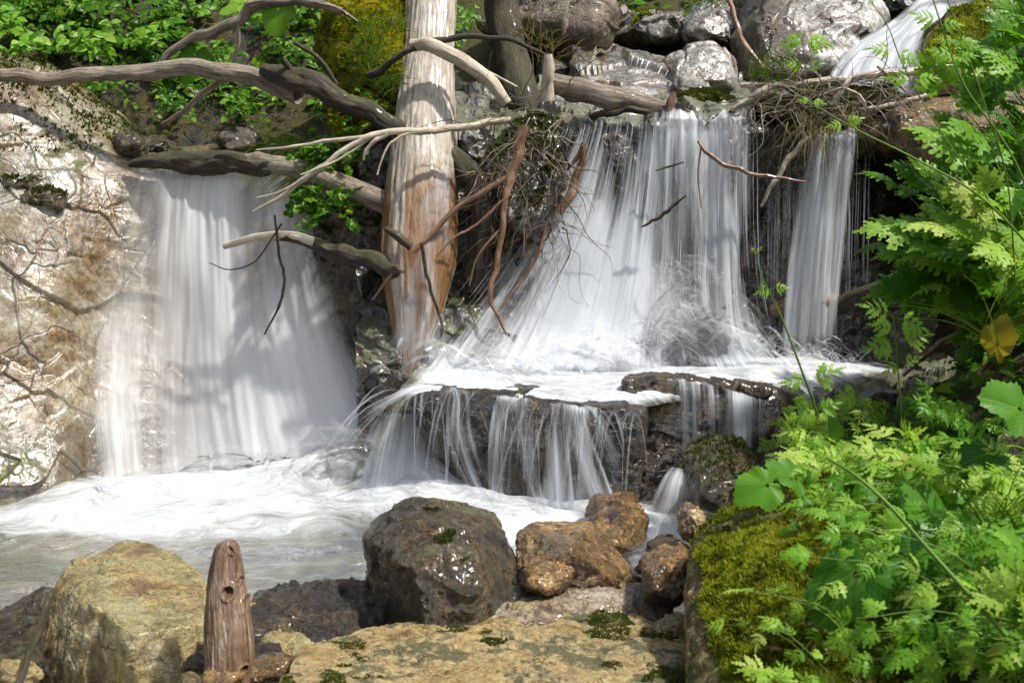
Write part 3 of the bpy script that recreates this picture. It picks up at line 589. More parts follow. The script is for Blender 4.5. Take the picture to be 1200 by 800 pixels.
def threads(name, paths, r0, mat, parent=None, den=1.):
    """many tapered streaks in one mesh: water nobody could count"""
    A = Acc(); rng = np.random.RandomState(len(paths))
    for p in paths:
        p = np.asarray(p, float); n = 7; C = cr(p, n); T_ = np.gradient(C, axis=0); T_ /= np.maximum(np.linalg.norm(T_, axis=1, keepdims=True), 1e-9)
        u = np.cross(T_, rng.randn(3)); u /= np.maximum(np.linalg.norm(u, axis=1, keepdims=True), 1e-9); b = np.cross(T_, u)
        t = np.linspace(0, 1, n); R = r0*(.4+rng.rand()*1.2)*np.sin(np.pi*(.04+.92*t))**.6
        ring = np.stack([C-R[:,None]*u*1.3, C+R[:,None]*u*1.3], 1).reshape(-1, 3)
        i = np.arange(n-1)[:,None]*2; F = np.concatenate([i, i+1, i+3, i+2], 1)
        A.add(ring, F, np.repeat(np.sin(np.pi*(.02+.96*t))*den*(.4+.6*rng.rand()), 2))
    o = A.build(name, mat, parent, attr='den'); o['kind'] = 'stuff'; return o
def arc(p0, v, T_, n=5, g=9.8):
    return [(p0[0]+v[0]*t, p0[1]+v[1]*t, p0[2]+v[2]*t-.5*g*t*t) for t in np.linspace(0, T_, n)]
def lerp_path(top, bot, f, rng, sag=.0, jit=.01):
    """path down between two polylines (lip, foot) at fraction f"""
    return cr(np.array(top), 41)[int(f*40)]*1., cr(np.array(bot), 41)[int(f*40)]*1.

# pool
px_ = np.arange(-4.2, 1.5, .022); py_ = np.arange(1.9, 4.95, .022); X, Y_ = np.meshgrid(px_, py_)
V = np.stack([X.ravel(), Y_.ravel(), np.zeros(X.size)], 1)
def gz(cx, cy, sx, sy): return np.exp(-((V[:,0]-cx)/sx)**2-((V[:,1]-cy)/sy)**2)
def atp(px, py): 
    b = -(py-400)/FPX; a = (px-600)/FPX; d = np.array([a, math.cos(PITCH)+b*math.sin(PITCH), b*math.cos(PITCH)-math.sin(PITCH)]); return (d*(-CZ/d[2]))[:2]
fo = 0
for (a, b, sx, sy, h, f) in [(300,570,.70,.16,.05,.75),(440,558,.34,.22,.11,.9),(170,585,.5,.16,.03,.7),(530,585,.30,.26,.10,.9),(60,608,.6,.18,.0,.55),(230,618,.7,.16,0,.5),(640,612,.30,.18,.03,.8),(380,600,.6,.14,.02,.4),(760,640,.22,.3,.02,.9),(720,615,.2,.2,.02,.5),(600,640,.3,.25,0,.5)]:
    c = atp(a, b); g_ = gz(c[0], c[1], sx, sy); V[:,2] += g_*h; fo = fo+g_*f
q = V*[1,2.6,1]
rip = .012+.03*np.clip(fo, 0, 1)
V[:,2] += rip*fbm(q, 2.6, 4, 71, .55)+.4*rip*fbm(q, 9, 3, 72)
foam = np.clip(fo, 0, .95)+.22*fbm(V*[1,2.5,1], 1.6, 4, 9)
pool = tag(mk('water', V, grid_faces(len(py_), len(px_)), M['pool'], attrs={'foam': foam}, loc=(0,0,0)), kind='structure')

# ---- left fall
lc = lambda dy: [[(a, b, y+dy) for a, b, y in r] for r in [
 [(150,186,5.40),(200,185,5.42),(250,185,5.42),(300,184,5.40),(350,182,5.30)],
 [(140,200,5.06),(195,200,5.08),(245,200,5.08),(300,196,5.05),(350,192,5.02)],
 [(134,230,4.97),(190,230,4.99),(240,230,5.0),(300,228,4.98),(362,225,4.93)],
 [(116,300,4.83),(185,300,4.88),(240,300,4.90),(308,300,4.90),(382,300,4.82)],
 [(98,380,4.66),(180,380,4.80),(242,380,4.82),(318,380,4.80),(412,380,4.66)],
 [(92,460,4.50),(178,460,4.66),(246,460,4.72),(335,460,4.68),(446,460,4.50)],
 [(100,530,4.36),(180,535,4.54),(256,540,4.58),(350,530,4.54),(480,520,4.34)],
 [(108,575,4.30),(186,585,4.40),(262,590,4.42),(352,585,4.42),(490,575,4.26)]]]
wl = empty('waterfall', P(280, 585, 4.42)); tag(wl, 'wide soft bluish waterfall sliding down pale rock on the left', 'waterfall')
dL = [[.5,.6,.7,.7,.6],[.4,.75,.8,.75,.7],[.4,.7,.85,.65,.7],[.5,.55,.8,.6,.65],[.75,.5,.75,.9,.8],[.75,.45,.65,.75,.9],[.7,.5,.6,.85,.9],[.7,.6,.75,.9,.9]]
sheet('water_sheet', lc(0), 200, 200, M['fallL'], wl, dL, 3, .03)
LSPL = 1
sheet('water_sheet', lc(-.06), 160, 160, M['fallL2'], wl, [[.0,.3,.5,.5,.3]]*2+[[.05,.3,.6,.5,.5]]*2+[[.15,.25,.5,.75,.6]]*4, 5, .05)
# ---- main fall
mc = lambda dy, k=0: [[(a, b, y+dy) for a, b, y in r] for r in [
 [(668,116,5.62),(700,116,5.62),(745,118,5.62),(790,118,5.62),(840,118,5.6),(882,116,5.6)],
 [(660,136,5.06),(700,137,5.06),(745,134,5.04),(790,133,5.03),(840,132,5.03),(884,132,5.05)],
 [(655,160,4.98),(695,162,4.97),(742,158,4.96),(790,155,4.95),(842,156,4.95),(888,158,4.97)],
 [(620,240,4.86),(670,240,4.88),(730,240,4.90),(788,240,4.91),(842,240,4.92),(888,240,4.93)],
 [(555,330,4.68),(630,330,4.74),(712,330,4.80),(784,330,4.84),(842,330,4.87),(892,330,4.90)],
 [(490,405,4.40),(590,405,4.56),(695,400,4.66),(780,400,4.74),(850,400,4.78),(905,400,4.80)],
 [(455,455,4.26),(565,445,4.34),(680,440,4.46),(780,440,4.54),(870,440,4.58),(940,430,4.62)]]]
wm_ = empty('waterfall', P(700, 440, 4.5)); tag(wm_, 'broad white waterfall fanning out below the broken log, centre right', 'waterfall')
dM = [[.7]*6,[.55,.6,.4,.6,.8,.85],[.55,.75,.35,.55,.85,.85],[.5,.8,.65,.35,.75,.85],[.35,.65,.85,.5,.7,.85],[.45,.65,.85,.8,.75,.85],[.6,.7,.9,.9,.9,.8]]
sheet('water_sheet', mc(0), 200, 220, M['fallM'], wm_, dM, 7, .05, fr=7)
sheet('water_sheet', mc(-.07), 160, 180, M['fallM2'], wm_, [[.3]*6,[.35]*6,[.45]*6,[.5,.55,.6,.4,.5,.6],[.4,.55,.65,.5,.5,.6],[.5,.6,.7,.7,.65,.6],[.6]*6], 9, .05, fr=9)
# foaming shelf in front of the main fall, level pool at z .43
sh = [[(520,425,4.50),(600,425,4.62),(700,428,4.72),(800,428,4.78),(900,420,4.80),(1000,424,4.84),(1080,436,4.8)],
      [(490,440,4.30),(590,440,4.40),(700,445,4.48),(800,440,4.52),(900,438,4.56),(1000,440,4.6),(1080,446,4.6)],
      [(478,450,4.20),(560,447,4.28),(680,458,4.24),(760,454,4.30),(860,447,4.40),(950,454,4.46),(1040,456,4.46)],
      [(466,458,4.12),(560,452,4.15),(660,466,4.09),(745,462,4.16),(860,451,4.34),(950,460,4.40),(1030,464,4.4)],
      [(458,468,4.08),(556,459,4.12),(660,473,4.06),(742,468,4.12),(862,454,4.30),(950,464,4.36),(1030,470,4.38)],
      [(462,482,4.06),(556,470,4.09),(660,484,4.035),(742,478,4.08),(862,460,4.28),(950,472,4.34),(1030,480,4.36)]]
C = np.array([[P(*q_) for q_ in r] for r in sh]); G = cr(cr(C, 110, 0), 330, 1).reshape(-1, 3); F = grid_faces(110, 330)
fr_ = np.repeat(np.linspace(0, 1, 110), 330); fc = np.tile(np.linspace(0, 1, 330), 110)
G[:,2] += .022*fbm(G*[1,1.5,1], 3.5, 4, 81)+.012*fbm(G*[1,2,1], 12, 3, 82)+.03*np.exp(-((fr_-.25)/.2)**2)
fm = .92-.7*sstep(fc, .80, .97)-.6*sstep(fr_, .65, 1.)-.5*(1-sstep(fc, 0, .06))+.45*fbm(G*[1,2,1], 3, 4, 4)
shelf = mk('water_shelf', G, F, M['shelf'], attrs={'foam': fm}); tag(shelf, kind='structure')
# ---- curtain over the slab
cu = [[(476,458,4.07),(520,452,4.10),(580,460,4.08),(640,468,4.05),(700,476,4.03),(752,480,4.01)],
      [(462,476,4.02),(510,466,4.04),(578,474,4.02),(640,482,4.0),(700,490,3.98),(752,494,3.97)],
      [(446,510,3.98),(496,505,3.99),(572,515,3.97),(642,520,3.96),(704,525,3.95),(756,525,3.95)],
      [(430,560,3.95),(500,560,3.95),(568,565,3.94),(645,570,3.93),(708,572,3.93),(760,570,3.93)],
      [(430,600,3.92),(520,610,3.9),(575,615,3.9),(648,618,3.9),(710,618,3.9),(762,615,3.9)]]
wc = empty('waterfall', P(640, 610, 3.95)); tag(wc, 'thin see-through veil of water threads over the dark overhanging slab', 'waterfall')
sheet('water_sheet', cu, 120, 180, M['fallT'], wc, [[.0,.25,.45,.45,.4,.3],[.0,.06,.16,.26,.24,.12],[.0,.05,.16,.32,.25,.1],[.0,.03,.16,.34,.26,.1],[.0,.1,.4,.5,.4,.2]], 11, .02, fr=12)
cu2 = [[(a+14*j_, b, y-.03) for a, b, y in row] for j_, row in enumerate(cu)]
sheet('water_sheet', cu2, 110, 170, M['fallT'], wc, [[.2,.3,.3,.3,.3,.2],[.15,.2,.14,.2,.2,.1],[.1,.2,.12,.22,.2,.1],[.1,.2,.14,.3,.2,.1],[.1,.2,.3,.4,.4,.2]], 61, .03, fr=12)
jet = [[(512,448,4.10),(512,454,4.09),(510,460,4.085)],[(480,452,4.05),(482,460,4.04),(484,470,4.04)],[(440,470,3.99),(444,484,3.98),(452,500,3.98)],[(400,498,3.95),(408,520,3.94),(424,545,3.94)],[(372,528,3.93),(384,556,3.92),(408,590,3.92)]]
sheet('water_sheet', jet, 80, 60, M['fallT'], wc, [[.5,.6,.5],[.6,.7,.4],[.5,.4,.25],[.35,.2,.15],[.2,.1,.1]], 62, .012, fr=20)
rng = np.random.RandomState(2); lip = np.array([P(a, b+2, y-.015) for a, b, y in cu[0]]); pa = []
for i in range(100):
    f = rng.rand()**.8; p0 = cr(lip, 101)[int(f*100)]+rng.randn(3)*[.012,.012,.006]
    side = -.35*(1-f)**2+rng.randn()*.30; v = (side, -.10-.28*rng.rand(), .05+.12*rng.rand())
    Tt = math.sqrt(2*(p0[2]+.06)/9.8)*(.5+.6*rng.rand()); Tt = min(Tt, .33); t0 = rng.rand()*.5
    pa.append(arc(p0, v, Tt)[0:] if t0 < .3 else arc(p0, v, Tt)[1:])
threads('water_threads', pa[:45], .0010, M['thread'], wc); threads('water_threads', pa[45:], .004, M['mist'], wc)
pa = []  # the jet that leaps left off the slab
for i in range(10):
    p0 = np.array(P(500-rng.rand()*60, 448+rng.rand()*14, 4.08)); v = (-.7-.9*rng.rand(), -.15-.2*rng.rand(), -.5+.5*rng.rand())
    pa.append(arc(p0, v, .20+.12*rng.rand()))
threads('water_threads', pa, .0035, M['mist'], wc)
# main fall threads and the fan of spray where it lands
pa = []
c0 = np.array([[P(*q_) for q_ in r] for r in mc(-.05)[1:6]])
for i in range(330):
    f = rng.rand(); col = cr(c0, 81, 1)[:, int(f*80)]; a, b = sorted(rng.rand(2)*3.9); 
    if b-a < .5: b = min(a+.9, 4)
    cc = cr(col, 60)[int(a/4*59):int(b/4*59)+1]
    if len(cc) < 6: continue
    pa.append(cc[np.linspace(0, len(cc)-1, 5).astype(int)]+rng.randn(3)*[.012,.02,.006])
threads('water_threads', pa, .0013, M['thread'], wm_)
pa = []
for (cx, cy, cyy, n, spd) in [(800,385,4.70,70,1.0),(760,400,4.62,70,1.1),(860,395,4.72,60,.9),(640,420,4.45,60,.9),(560,430,4.32,60,.8),(700,410,4.55,60,1.)]:
    for i in range(n):
        p0 = np.array(P(cx+rng.randn()*26, cy+rng.randn()*10, cyy)); an = rng.rand()*math.pi
        v = (math.cos(an)*spd*(.5+rng.rand()), -.35*rng.rand(), math.sin(an)*spd*.95*(.2+rng.rand()*.9))
        pa.append(arc(p0, v, .08+.13*rng.rand()))
threads('splash_spray', pa, .0012, M['thread'], wm_)
pa = []
for (cx, cy, cyy, n) in [(800,395,4.66,150),(700,415,4.52,140),(600,430,4.38,130),(540,420,4.36,90),(880,405,4.68,90)]:
    for i in range(n):
        p0 = np.array(P(cx+rng.randn()*34, cy+rng.randn()*12, cyy)); an = rng.rand()*math.pi
        pa.append(arc(p0, (math.cos(an)*1.1, -.3*rng.rand(), math.sin(an)*.8*rng.rand()), .10+.13*rng.rand()))
threads('splash_spray', pa, .0055, M['mist'], wm_)
def splash(name, c, r, shells, seed, parent, mat='spray', top=.55, lean=0., label=None):
    """nested soft domes of spray thrown up where water lands; thin outside, dense inside"""
    A = Acc(); c = np.array(P(*c)); nt, npz = 90, 26; Vs = []; Fs = []; Us = []; Ds = []; n = 0
    for k in range(shells):
        q = .45+.75*(k+1)/shells; th = np.linspace(0, 2*np.pi, nt+1); ph = np.linspace(.02, 1.62, npz); TH, PH = np.meshgrid(th, ph)
        X = r[0]*q*np.sin(PH)*np.cos(TH); Yy = r[1]*q*np.sin(PH)*np.sin(TH); Z = r[2]*q*np.cos(PH)**1.0
        B = np.stack([X.ravel(), Yy.ravel(), Z.ravel()], 1); w_ = np.stack([np.cos(TH), np.sin(TH), PH], -1).reshape(-1, 3)
        B = B*(1+.32*fbm(w_*[1.6,1.6,1.], 1., 4, seed+k*3))[:,None]; B[:,0] += lean*B[:,2]
        Vs.append(B+c-[0,0,.03]); Fs.append(grid_faces(npz, nt+1)+n); n += len(B)
        Us.append(np.stack([TH.ravel()*.16+k*3.3, PH.ravel()*r[2]], 1)); Ds.append(np.full(len(B), top*(1-(k/shells)**.8)*.9+.04)*np.clip(.45+.9*fbm(w_, 1.3, 3, seed+k), 0, 1))
    return mk(name, np.vstack(Vs), np.vstack(Fs), M[mat], parent, uv=np.vstack(Us), attrs={'den': np.concatenate(Ds)})
M['spray'] = fall_mat('soft_spray', 4.5, .8, .34, .66, .10, .9, (.93,.94,.97), off=51)
splash('splash_spray', (795,398,4.70), (.20,.14,.30), 6, 5, wm_, top=.32)
splash('splash_spray', (850,410,4.70), (.18,.12,.20), 5, 6, wm_, top=.32)
splash('splash_spray', (690,425,4.55), (.30,.16,.16), 5, 7, wm_, top=.34)
splash('splash_spray', (570,440,4.36), (.24,.14,.14), 5, 8, wm_, top=.3)
pa = []   # bright feathery plume above the landing point
for i in range(120):
    p0 = np.array(P(790+rng.randn()*16, 372-rng.rand()*60, 4.70)); an = math.radians(30+120*rng.rand())
    v = (math.cos(an)*.75, -.3*rng.rand(), math.sin(an)*1.1); pa.append(arc(p0, v, .06+.06*rng.rand()))
threads('splash_spray', pa, .003, M['mist'], wm_)
# ---- narrow right fall
wr = empty('waterfall', P(955, 425, 4.85)); tag(wr, 'narrow waterfall dropping in front of the dark recess on the right', 'waterfall')
rc = [[(948,140,5.5),(975,138,5.5),(1004,138,5.5)],[(945,157,5.03),(975,152,5.02),(1006,152,5.03)],[(938,185,4.95),(970,180,4.93),(1004,182,4.96)],
      [(924,260,4.93),(962,260,4.90),(998,260,4.93)],[(915,340,4.91),(955,340,4.87),(990,340,4.91)],[(908,428,4.88),(950,428,4.84),(985,428,4.88)]]
sheet('water_sheet', rc, 140, 90, M['fallM'], wr, [[.5,.7,.6],[.5,.8,.7],[.5,.85,.55],[.45,.85,.5],[.35,.85,.5],[.5,.85,.4]], 21, .02, fr=14)
sheet('water_sheet', [[(a, b, y-.05) for a, b, y in r] for r in rc], 100, 60, M['fallT'], wr, [[.3]*3]+[[.4,.7,.4]]*5, 23, .03, fr=14)
tr_ = [[(884,150,5.08),(905,152,5.08),(930,158,5.06)],[(884,220,5.05),(905,222,5.05),(928,222,5.02)],[(884,310,5.02),(904,312,5.02),(922,312,5.0)],[(886,415,4.98),(902,415,4.98),(920,418,4.96)]]
sheet('water_sheet', tr_, 90, 50, M['fallT'], wr, [[.3,.25,.4]]*4, 25, .015, fr=14)
pa = []
for i in range(150):
    x0 = 900+rng.rand()*120; p0 = np.array(P(x0, 156+rng.rand()*60, 4.98)); pa.append([p0+[0,-.02*k,-.15*k*(.6+.6*rng.rand())] for k in range(5)])
threads('water_threads', pa, .0011, M['thread'], wr, .7)
pa = []
for i in range(220):
    p0 = np.array(P(945+rng.randn()*30, 412+rng.randn()*8, 4.80)); an = rng.rand()*math.pi
    pa.append(arc(p0, (math.cos(an)*.8, -.3*rng.rand(), math.sin(an)*.7*rng.rand()), .08+.1*rng.rand()))
threads('splash_spray', pa, .0012, M['thread'], wr)
# ---- upper cascade
wu = tag(empty('waterfall', P(990, 100, 5.4)), 'short white cascade tumbling in at the upper right between two boulders', 'waterfall')
ca = [[(1100,-30,7.6),(1150,-30,7.6),(1215,-30,7.6)],[(1062,8,6.9),(1095,6,6.9),(1140,4,6.8)],[(1030,30,6.4),(1062,34,6.35),(1092,28,6.3)],[(990,62,6.0),(1030,58,5.9),(1080,56,5.85)],
      [(966,96,5.7),(1012,96,5.6),(1080,98,5.55)],[(945,128,5.45),(1000,130,5.4),(1075,128,5.4)]]
sheet('water_sheet', ca, 120, 120, M['casc'], wu, [[.7]*3,[.6,.8,.6],[.6,.8,.6],[.6,.9,.75],[.8,.9,.8],[.7,.8,.7]], 31, .05, fr=6)
# ---- fan of water by the brown boulder and trickles on the layered block
we = tag(empty('waterfall', P(765, 650, 3.3)), 'small fan of white water spilling between the tan and the dark brown boulders', 'waterfall')
fa_ = [[(786,545,3.62),(802,545,3.6),(818,548,3.6)],[(774,560,3.52),(794,558,3.48),(814,560,3.5)],[(756,590,3.44),(786,590,3.40),(812,590,3.44)],[(738,625,3.38),(776,628,3.34),(808,622,3.38)],[(728,655,3.3),(772,658,3.24),(806,650,3.28)]]
sheet('water_sheet', fa_, 80, 80, M['fallM'], we, [[.6]*3,[.7,.9,.7],[.6,.8,.7],[.55,.75,.6],[.7,.9,.7]], 33, .012, fr=12)
wt = tag(empty('waterfall', P(850, 540, 4.15)), 'thin trickles running down the dark layered block', 'waterfall')
tk = [[(742,442,4.24),(790,440,4.24),(850,448,4.22),(925,462,4.26)],[(742,462,4.13),(792,460,4.13),(852,468,4.11),(925,482,4.17)],[(742,530,4.07),(792,530,4.08),(854,530,4.06),(922,535,4.1)],[(742,590,4.04),(792,590,4.05),(856,590,4.03),(915,590,4.08)]]
sheet('water_sheet', tk, 90, 120, M['fallT'], wt, [[.4,.4,.5,.3],[.22,.16,.5,.2],[.2,.12,.45,.15],[.2,.15,.45,.15]], 35, .012, fr=14)
# heaps of spray at the foot of the left fall
pa = []
for (cx, cy, cyy, n, bias) in [(440,560,4.3,520,.2),(300,560,4.42,380,0),(510,580,4.15,420,-.3),(200,570,4.42,220,0),(640,606,3.95,260,0),(380,575,4.3,300,0)]:
    for i in range(n):
        p0 = np.array(P(cx+rng.randn()*42, cy+8+rng.randn()*8, cyy)); an = rng.rand()*math.pi
        pa.append(arc(p0, ((math.cos(an)+bias)*1.0*rng.rand(), -.4*rng.rand(), math.sin(an)*1.1*rng.rand()), .10+.14*rng.rand()))
threads('splash_spray', pa, .006, M['mist'], wl)

splash('splash_spray', (440,566,4.30), (.34,.20,.18), 6, 15, wl, top=.42, lean=-.2)
splash('splash_spray', (300,575,4.44), (.50,.16,.16), 5, 16, wl, top=.36)
splash('splash_spray', (470,596,4.14), (.30,.16,.10), 5, 17, wl, top=.42, lean=-.3)
splash('splash_spray', (180,585,4.44), (.30,.14,.10), 4, 18, wl, top=.3)
splash('splash_spray', (645,612,3.95), (.34,.14,.07), 4, 19, wc, top=.3)
splash('splash_spray', (950,424,4.80), (.14,.10,.10), 4, 20, wr, top=.3)
splash('splash_spray', (768,655,3.28), (.12,.08,.06), 4, 21, we, top=.4)

ub = [[(436,486,4.34),(480,478,4.32),(530,490,4.30),(580,520,4.28)],[(424,520,4.26),(475,515,4.24),(530,525,4.22),(585,545,4.22)],[(412,560,4.18),(470,558,4.14),(530,560,4.12),(590,572,4.12)],[(404,600,4.10),(470,604,4.06),(532,606,4.04),(594,606,4.05)]]
wb = tag(empty('waterfall', P(505, 604, 4.05)), 'white gush of water pouring out under the left end of the overhanging slab', 'waterfall')
sheet('water_sheet', ub, 90, 110, M['fallL'], wb, [[.4,.6,.6,.4],[.7,.9,.8,.6],[.85,.98,.92,.75],[.9,.98,.95,.8]], 71, .04, fr=6)
splash('splash_spray', (500,600,4.02), (.30,.14,.12), 5, 22, wb, top=.5, lean=-.25)
splash('splash_spray', (400,575,4.25), (.30,.18,.24), 5, 23, wl, top=.4, lean=-.3)
splash('splash_spray', (250,578,4.40), (.34,.14,.18), 5, 24, wl, top=.36)
# ------------------------------------------------------------------ wood
GREYW = [(.05,.035,.025), (.16,.12,.09), (.29,.24,.19), (.42,.37,.31)]
M['trunk'] = bark_mat('weathered_wet_wood', [(.09,.06,.035), (.28,.23,.17), (.42,.37,.31), (.54,.50,.45)], wet=.75, stain=(.17,.08,.02))
M['grey_wood'] = bark_mat('grey_bare_wood', GREYW, wet=.08, moss=.12, bump=.9)
M['pale_wood'] = bark_mat('bleached_wood', [(.16,.12,.08), (.36,.30,.22), (.50,.44,.35), (.60,.54,.45)], wet=.05)
M['dark_wood'] = bark_mat('dark_rotting_bark', [(.008,.006,.004), (.022,.015,.010), (.055,.038,.025), (.15,.115,.085)], wet=.12, moss=.3, bump=1.)
M['red_wood'] = bark_mat('reddish_wet_wood', [(.06,.03,.015), (.16,.08,.04), (.27,.15,.08), (.40,.28,.18)], wet=.8)
M['drift'] = bark_mat('brown_wet_driftwood', [(.04,.02,.009), (.11,.06,.028), (.22,.14,.085), (.45,.39,.34)], wet=.8, bump=.9)
M['hole'] = bark_mat('rotten_hollow', [(.006,.004,.003), (.012,.009,.006)], wet=.0)
def wpx(w, Y): return w/FPX*Y/2        # photo width in pixels to radius in metres
def branch(name, pts, wid, mat, label, cat='branch', group=None, seg=12, res=7, s=0, bump=.12, knots=3, twigs=(), flat=1., twmat=None, post=None):
    path = PA(pts); Ys = [q[2] for q in pts]
    rad = [wpx(w_, y) for w_, y in zip(np.interp(np.linspace(0,1,len(pts)), np.linspace(0,1,len(wid)), wid), Ys)]
    V, F, uv = tube(path, rad, seg, res, s, bump, knots, flat)
    if post: V = post(V)
    o = mk(name, V, F, M[mat], uv=uv); tag(o, label, cat, group)
    for k, (tp, tw) in enumerate(twigs):
        V, F, uv = tube(PA(tp), [wpx(w_, tp[0][2]) for w_ in tw], 6, 5, s+k+50, .15, 1)
        mk('twig', V, F, M[twmat or mat], o, uv=uv)
    return o
# standing dead trunk
tr = branch('dead_tree_trunk', [(508,-60,5.5),(506,0,5.36),(503,60,5.2),(498,140,4.98),(494,230,4.78),(490,310,4.62),(486,370,4.52),(478,420,4.44),(472,460,4.38)], [50,52,54,66,80,82,58,28,8], 'trunk',
  'standing pale dead tree trunk with water streaming down it, between the falls', 'tree trunk', seg=140, res=34, s=3, bump=.085, knots=0)
fl = [[(472,170,4.83),(500,170,4.78),(528,170,4.82)],[(470,230,4.67),(498,230,4.61),(532,230,4.66)],[(466,300,4.55),(496,300,4.48),(530,300,4.54)],[(462,360,4.46),(494,360,4.39),(524,360,4.46)],[(450,430,4.36),(490,430,4.30),(530,430,4.36)]]
sheet('water_film', fl, 90, 60, M['film'], tr, [[.3,.5,.3],[.5,.8,.5],[.6,.8,.4],[.6,.8,.4],[.5,.7,.5]], 51, .006, fr=16)  # running water; its white streaks also paint reflections on the wet wood
branch('dead_tree_trunk', [(592,-40,5.9),(588,10,5.8),(596,60,5.6),(612,110,5.4),(628,160,5.3)], [34,36,30,34,30], 'dark_wood', 'slim dark trunk leaning behind the root tangle at the top edge', 'tree trunk', seg=20, res=12, s=4, knots=4, bump=.18)
branch('dead_log', [(528,178,4.85),(548,205,4.8),(560,250,4.75),(562,300,4.7),(556,345,4.65)], [16,26,28,26,16], 'dark_wood', 'short dark curved log hanging just right of the dead trunk', 'log', seg=20, res=10, s=5, bump=.18, knots=3)
# horizontal branches upper left
branch('bare_branch', [(-160,78,4.75),(-60,84,4.8),(0,88,4.85),(60,91,4.92),(130,86,5.0),(200,78,5.05),(250,80,5.02),(300,93,5.0),(350,110,4.97)], [11,13,13,15,15,17,19,20,22], 'grey_wood',
  'long grey bare branch reaching in level from the left edge', seg=18, res=9, s=6, knots=5)
branch('bare_branch', [(186,78,5.25),(200,62,5.25),(230,42,5.25),(268,30,5.22),(290,14,5.22),(306,2,5.2),(340,2,5.2),(372,4,5.15),(402,14,5.1)], [7,8,10,11,12,13,9,9,8], 'grey_wood', 'crooked brown branch rising to the top edge above the long bare branch', s=7, seg=14,
  twigs=[([(278,25,5.22),(280,50,5.2),(272,75,5.2)], [6,4,2]), ([(370,4,5.15),(395,10,5.1),(420,26,5.1)], [6,5,3])])
branch('thin_branch', [(190,146,5.2),(214,132,5.15),(240,108,5.1),(270,94,5.05),(310,86,5.0)], [4,6,7,7,8], 'grey_wood', 'thin slanting branch below the long bare branch', s=8, seg=10, twigs=[([(232,115,5.12),(222,104,5.12),(214,108,5.12)], [3,2,1])])
branch('rotting_log', [(308,82,4.96),(335,90,4.94),(370,104,4.9),(410,120,4.86),(455,142,4.84),(490,158,4.9)], [12,22,22,20,18,14], 'dark_wood', 'dark broken bark covered log pointing down to the dead trunk', 'log', seg=24, res=14, s=9, bump=.28, knots=6,
  twigs=[([(345,92,4.92),(338,78,4.9),(330,68,4.88)], [9,7,5]), ([(395,100,4.9),(375,70,4.9),(345,50,4.9)], [5,5,4])])
branch('fallen_log', [(152,193,5.02),(185,187,5.0),(225,190,4.97),(255,191,4.94),(285,191,4.91),(330,194,4.87),(385,210,4.84),(440,232,4.8),(480,245,4.8)], [6,16,22,20,18,12,10,10], 'dark_wood', 'fallen log with ragged mossy bark lying across the lip of the left fall', 'log', seg=28, res=16, s=10, bump=.32, knots=7)
V, F, uv = tube(PA([(262,190,4.925),(300,191,4.90),(345,197,4.85),(390,212,4.83),(442,234,4.78),(484,250,4.8)]), [wpx(w_, 4.85) for w_ in (16,21,21,23,26,24)], 24, 14, 33, .06, 3)
mk('bare_wood', V, F, M['grey_wood'], COL.objects['fallen_log'], uv=uv)
branch('broken_branch', [(264,288,4.62),(300,279,4.62),(340,277,4.62),(370,285,4.62),(400,298,4.6),(440,306,4.56),(476,322,4.5),(500,330,4.52)], [5,8,9,13,18,18,14,10], 'dark_wood', 'broken branch with a pale bare tip jutting left in front of the left fall', seg=18, res=10, s=11, bump=.25, knots=5)
V, F, uv = tube(PA([(262,289,4.615),(300,278.5,4.615),(340,276.5,4.615),(368,284,4.615)]), [wpx(w_, 4.6) for w_ in (7,10,11,12)], 14, 9, 34, .05, 1)
mk('bare_tip', V, F, M['pale_wood'], COL.objects['broken_branch'], uv=uv)
branch('twig', [(322,252,4.58),(326,290,4.57),(333,325,4.56),(328,355,4.56),(310,392,4.56)], [2.2,2.5,3,2.5,1.5], 'dark_wood', 'thin dangling twig with tiny buds before the left fall', 'twig', seg=6, res=8, s=12, bump=.4, knots=6,
  twigs=[([(330,262,4.57),(300,305,4.57),(270,316,4.57),(245,308,4.57)], [2,1.6,1.5,1])])
branch('grey_branch', [(598,140,4.72),(560,146,4.68),(500,153,4.6),(450,156,4.56),(415,168,4.54),(370,200,4.52),(330,230,4.52),(296,248,4.52)], [7,8,8,7,6,6,5,2], 'pale_wood', 'thin grey branch crossing the dead trunk and forking towards the left fall', s=13, seg=12,
  twigs=[([(455,156,4.56),(440,164,4.55),(428,178,4.54),(426,188,4.54)], [6,5,4,2]), ([(430,160,4.55),(380,166,4.55),(340,172,4.55),(300,176,4.55)], [5,4,3,1.5]), ([(500,153,4.6),(470,160,4.55),(452,175,4.52),(442,205,4.5)], [3,3,2.5,2]),
         ([(365,203,4.52),(330,224,4.5),(300,232,4.5)], [3,2.5,1.5]), ([(440,158,4.56),(395,188,4.52),(352,205,4.5)], [3,2.5,1.5])], twmat='pale_wood')
branch('bleached_branch', [(482,54,4.92),(505,52,4.9),(528,62,4.88),(552,80,4.86),(572,98,4.84),(594,122,4.82)], [11,15,15,15,15,12], 'pale_wood', 'thick bleached branch curving down in front of the dead trunk', s=14, seg=18, res=9, knots=2)
branch('arched_branch', [(432,88,4.95),(450,78,4.92),(478,60,4.9),(520,46,4.9),(560,44,4.9),(600,48,4.9),(642,66,4.95)], [8,8,6,7,6,5,4], 'dark_wood', 'thin dark arched branch passing over the top of the bleached branch', s=15, seg=10,
  twigs=[([(540,70,4.86),(575,86,4.85),(606,102,4.85)], [4,3,2]), ([(510,58,4.88),(545,74,4.86),(580,90,4.86)], [5,4,3])], twmat='pale_wood')
